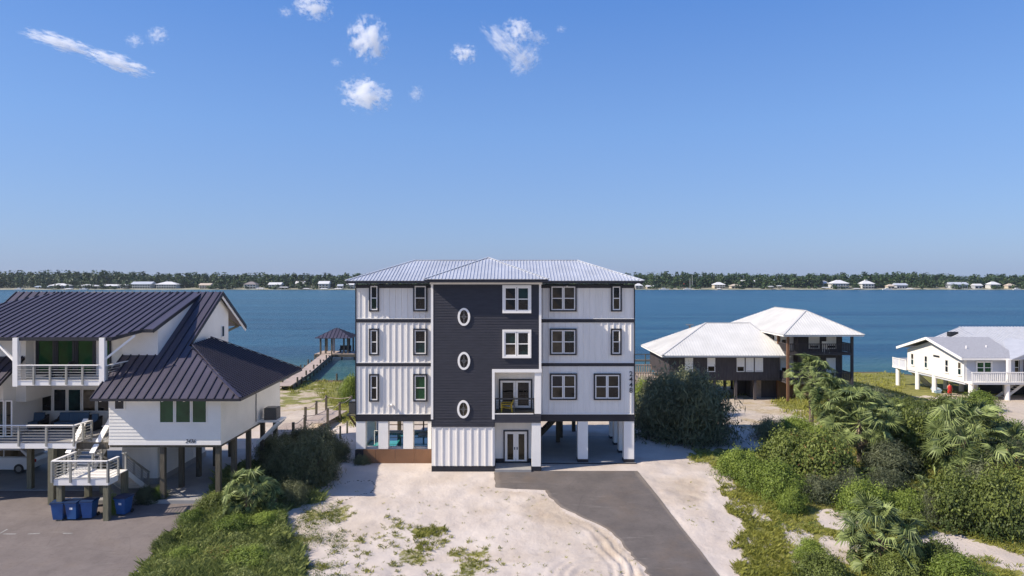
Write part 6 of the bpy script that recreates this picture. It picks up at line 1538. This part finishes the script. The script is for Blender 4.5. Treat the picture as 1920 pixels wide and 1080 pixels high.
# far wood: one mass
rng = np.random.default_rng(77); P_, F_, T_, off = [], [], [], 0
tu = rng.random(3000) * 2300 - 190
def top_row(u): return 512.5 + 3.0 * np.interp(u, [0, 150, 400, 650, 1200, 1400, 1500, 1600, 1720, 1800, 1920], [-.6, -.5, .6, .9, 0, .7, 1.3, .6, .4, 2.0, 1.2]) 
for i, u in enumerate(tu):
    Y = 968 + 260 * rng.random() ** 1.6 + 6 * (i % 2); x = (u - U0) * Y / F
    zt = ZC - (float(top_row(u)) - V0) * 1000 / F; h = zt * (.60 + .45 * rng.random()) if rng.random() > .10 else zt * 1.14
    if Y < 990: h *= .45 + .45 * rng.random()
    r = 4.2 + 3.0 * rng.random(); ncl = 4; pine = rng.random() < .35; m = 84
    cl = [((rng.random() - .5) * r, (rng.random() - .5) * r, h * (.52 + .4 * rng.random()) if not pine else h * (.72 + .2 * rng.random()), r * .62 * (.7 if pine else 1), r * .62, h * (.16 if pine else .24)) for _ in range(ncl)]
    cl.append((0, 0, h * .35, r * .7, r * .7, h * .34))
    C, d, k = crown_points(cl, m, rng, -.9); C[:, 2] = np.minimum(C[:, 2], h); nr = d + rng.normal(size=(m, 3)) * .4; nr[:, 2] += .35; nr /= np.linalg.norm(nr, axis=1)[:, None]
    sz = 1.25 * (.6 + .8 * rng.random(m)); P, Fc = leaf_quads(C + np.array([x, Y, .3]), nr, sz, sz * .75, rng)
    P_.append(P); F_.append(Fc + off); off += len(P); T_.append(np.repeat(np.clip(rng.random() * .8 + .25 * rng.random(m), 0, .9), 4))
for g_ in range(46):      # waterside thickets that break up the row of far houses
    u0_ = rng.random() * 2000 - 40
    for i in range(rng.integers(3, 8)):
        u = u0_ + rng.normal() * 9; Y = 944 + 8 * rng.random(); x = (u - U0) * Y / F; h = 3.5 + 6.5 * rng.random(); r = 2.5 + 2.5 * rng.random(); m = 40
        cl = [((rng.random() - .5) * r, (rng.random() - .5) * r, h * (.3 + .4 * rng.random()), r * .7, r * .7, h * .3) for _ in range(3)]
        C, d, k = crown_points(cl, m, rng, -.9); nr = d + rng.normal(size=(m, 3)) * .4; nr[:, 2] += .35; nr /= np.linalg.norm(nr, axis=1)[:, None]; sz = 1.0 * (.6 + .8 * rng.random(m))
        P, Fc = leaf_quads(C + np.array([x, Y, -.8]), nr, sz, sz * .75, rng); P_.append(P); F_.append(Fc + off); off += len(P); T_.append(np.repeat(np.clip(rng.random() * .8 + .25 * rng.random(m), 0, .9), 4))
o = link('far_wood', np_mesh('far_wood', np.concatenate(P_), np.concatenate(F_), LM['tree'], {'tint': np.concatenate(T_)}), kind='stuff'); o['label'] = 'long dark green wood along the far shore of the bay'

# ------------------------------------------------------------------ clouds: noise-broken volumes high over the bay
def cloud_material(name, dens, scale, cut):
    m = bpy.data.materials.new(name); m.use_nodes = True; nt = m.node_tree; N = nt.nodes; L = nt.links; N.remove(N['Principled BSDF'])
    tc = N.new('ShaderNodeTexCoord').outputs['Object']; oi = N.new('ShaderNodeObjectInfo')
    ln = N.new('ShaderNodeVectorMath'); ln.operation = 'LENGTH'; L.new(tc, ln.inputs[0])
    wp = N.new('ShaderNodeVectorMath'); wp.operation = 'ADD'; L.new(tc, wp.inputs[0])
    cmb = N.new('ShaderNodeCombineXYZ'); mul = N.new('ShaderNodeMath'); mul.operation = 'MULTIPLY'; mul.inputs[1].default_value = 37.0; L.new(oi.outputs['Random'], mul.inputs[0]); L.new(mul.outputs[0], cmb.inputs[0]); L.new(mul.outputs[0], cmb.inputs[2]); L.new(cmb.outputs[0], wp.inputs[1])
    n = N.new('ShaderNodeTexNoise'); n.inputs['Scale'].default_value = scale; n.inputs['Detail'].default_value = 7; n.inputs['Roughness'].default_value = .68; L.new(wp.outputs[0], n.inputs['Vector'])
    # density = clamp((1 - r) * 1.1 + (noise - .5) * 2.2 - cut)
    a = N.new('ShaderNodeMath'); a.operation = 'MULTIPLY_ADD'; a.inputs[1].default_value = -1.15; a.inputs[2].default_value = 1.15; L.new(ln.outputs['Value'], a.inputs[0])
    b = N.new('ShaderNodeMath'); b.operation = 'MULTIPLY_ADD'; b.inputs[1].default_value = 5.0; b.inputs[2].default_value = -2.5 - cut; L.new(n.outputs['Fac'], b.inputs[0])
    c_ = N.new('ShaderNodeMath'); c_.operation = 'ADD'; L.new(a.outputs[0], c_.inputs[0]); L.new(b.outputs[0], c_.inputs[1]); c_.use_clamp = True
    f = N.new('ShaderNodeMapRange'); f.inputs[1].default_value = 1.0; f.inputs[2].default_value = .85; L.new(ln.outputs['Value'], f.inputs[0])
    d0 = N.new('ShaderNodeMath'); d0.operation = 'MULTIPLY'; L.new(c_.outputs[0], d0.inputs[0]); L.new(f.outputs[0], d0.inputs[1])
    d = N.new('ShaderNodeMath'); d.operation = 'MULTIPLY'; d.inputs[1].default_value = dens; L.new(d0.outputs[0], d.inputs[0])
    v = N.new('ShaderNodeVolumePrincipled'); v.inputs['Color'].default_value = (1, 1, 1, 1); v.inputs['Anisotropy'].default_value = .1; L.new(d.outputs[0], v.inputs['Density'])
    L.new(v.outputs[0], N['Material Output'].inputs['Volume']); m.cycles.volume_step_rate = .35 if hasattr(m, 'cycles') else 1; return m
CM1, CM2 = cloud_material('cloud_dense', .075, 2.7, .55), cloud_material('cloud_thin', .035, 3.0, .50)
bpy.ops.mesh.primitive_ico_sphere_add(subdivisions=3, radius=1); ico = bpy.context.object.data; bpy.data.objects.remove(bpy.context.object)
ico2 = ico.copy(); ico.materials.append(CM1); ico2.materials.append(CM2)
CL = [(112, 80, 160, 34, 15, 0, 'left part of the long white streak of cloud at the upper left'), (222, 118, 150, 38, 17, 0, 'right end of the long white streak of cloud, tapering downward'), (252, 76, 40, 30, 0, 1, 'small wispy hook of cloud above the streak'), (296, 66, 46, 40, -30, 1, 'small bright wisp right of the hooked cloud'),
      (587, 12, 82, 60, 15, 0, 'white cloud cut by the top edge of the sky'), (536, 23, 34, 24, 0, 1, 'faint puff left of the cloud at the top edge'), (690, 75, 92, 100, 35, 0, 'tall bright white cloud above the tall house'), (684, 178, 112, 78, 10, 0, 'broad white cloud, the lowest of the sky'), (781, 176, 34, 40, 30, 1, 'tiny white puff right of the lowest cloud'),
      (870, 101, 60, 44, 5, 0, 'compact oval cloud in the middle of the sky'), (972, 58, 66, 58, 0, 0, 'brightest puff of the broken cloud group'), (1008, 72, 48, 34, 20, 1, 'right hand puff of the broken cloud group'), (948, 84, 130, 46, 40, 1, 'slanting thin band in the broken cloud group'), (984, 112, 80, 60, -40, 1, 'ragged lower wisp of the broken cloud group'), (630, 117, 26, 18, 0, 1, 'faint speck of cloud between the two bright clouds'), (1052, 55, 24, 18, 0, 1, 'faint speck of cloud at the right of the sky')]
for u, v, w, h, rot, thin, lab in CL:
    Y = 2600; o = bpy.data.objects.new('cloud', ico2 if thin else ico); COL.objects.link(o); k = Y / F
    o.location = (X(u, Y), Y, Z(v, Y)); o.scale = (w / 2 * k * 1.05, (w + h) / 4 * k, h / 2 * k * 1.02); o.rotation_euler = (0, math.radians(rot), 0); set_tag(o, lab, 'cloud', 'small clouds in the sky')

# ------------------------------------------------------------------ sea air: one even box of thin haze round the whole scene
hz = bpy.data.materials.new('sea_haze'); hz.use_nodes = True; hn = hz.node_tree.nodes; hn.remove(hn['Principled BSDF'])
hv = hn.new('ShaderNodeVolumePrincipled'); hv.inputs['Color'].default_value = (.86, .92, 1.0, 1); hv.inputs['Density'].default_value = .00005; hv.inputs['Anisotropy'].default_value = .2
hz.node_tree.links.new(hv.outputs[0], hn['Material Output'].inputs['Volume'])
MB().box(-3100, 3100, -450, 2700, -8, 34).build('haze', hz, None, kind='stuff')
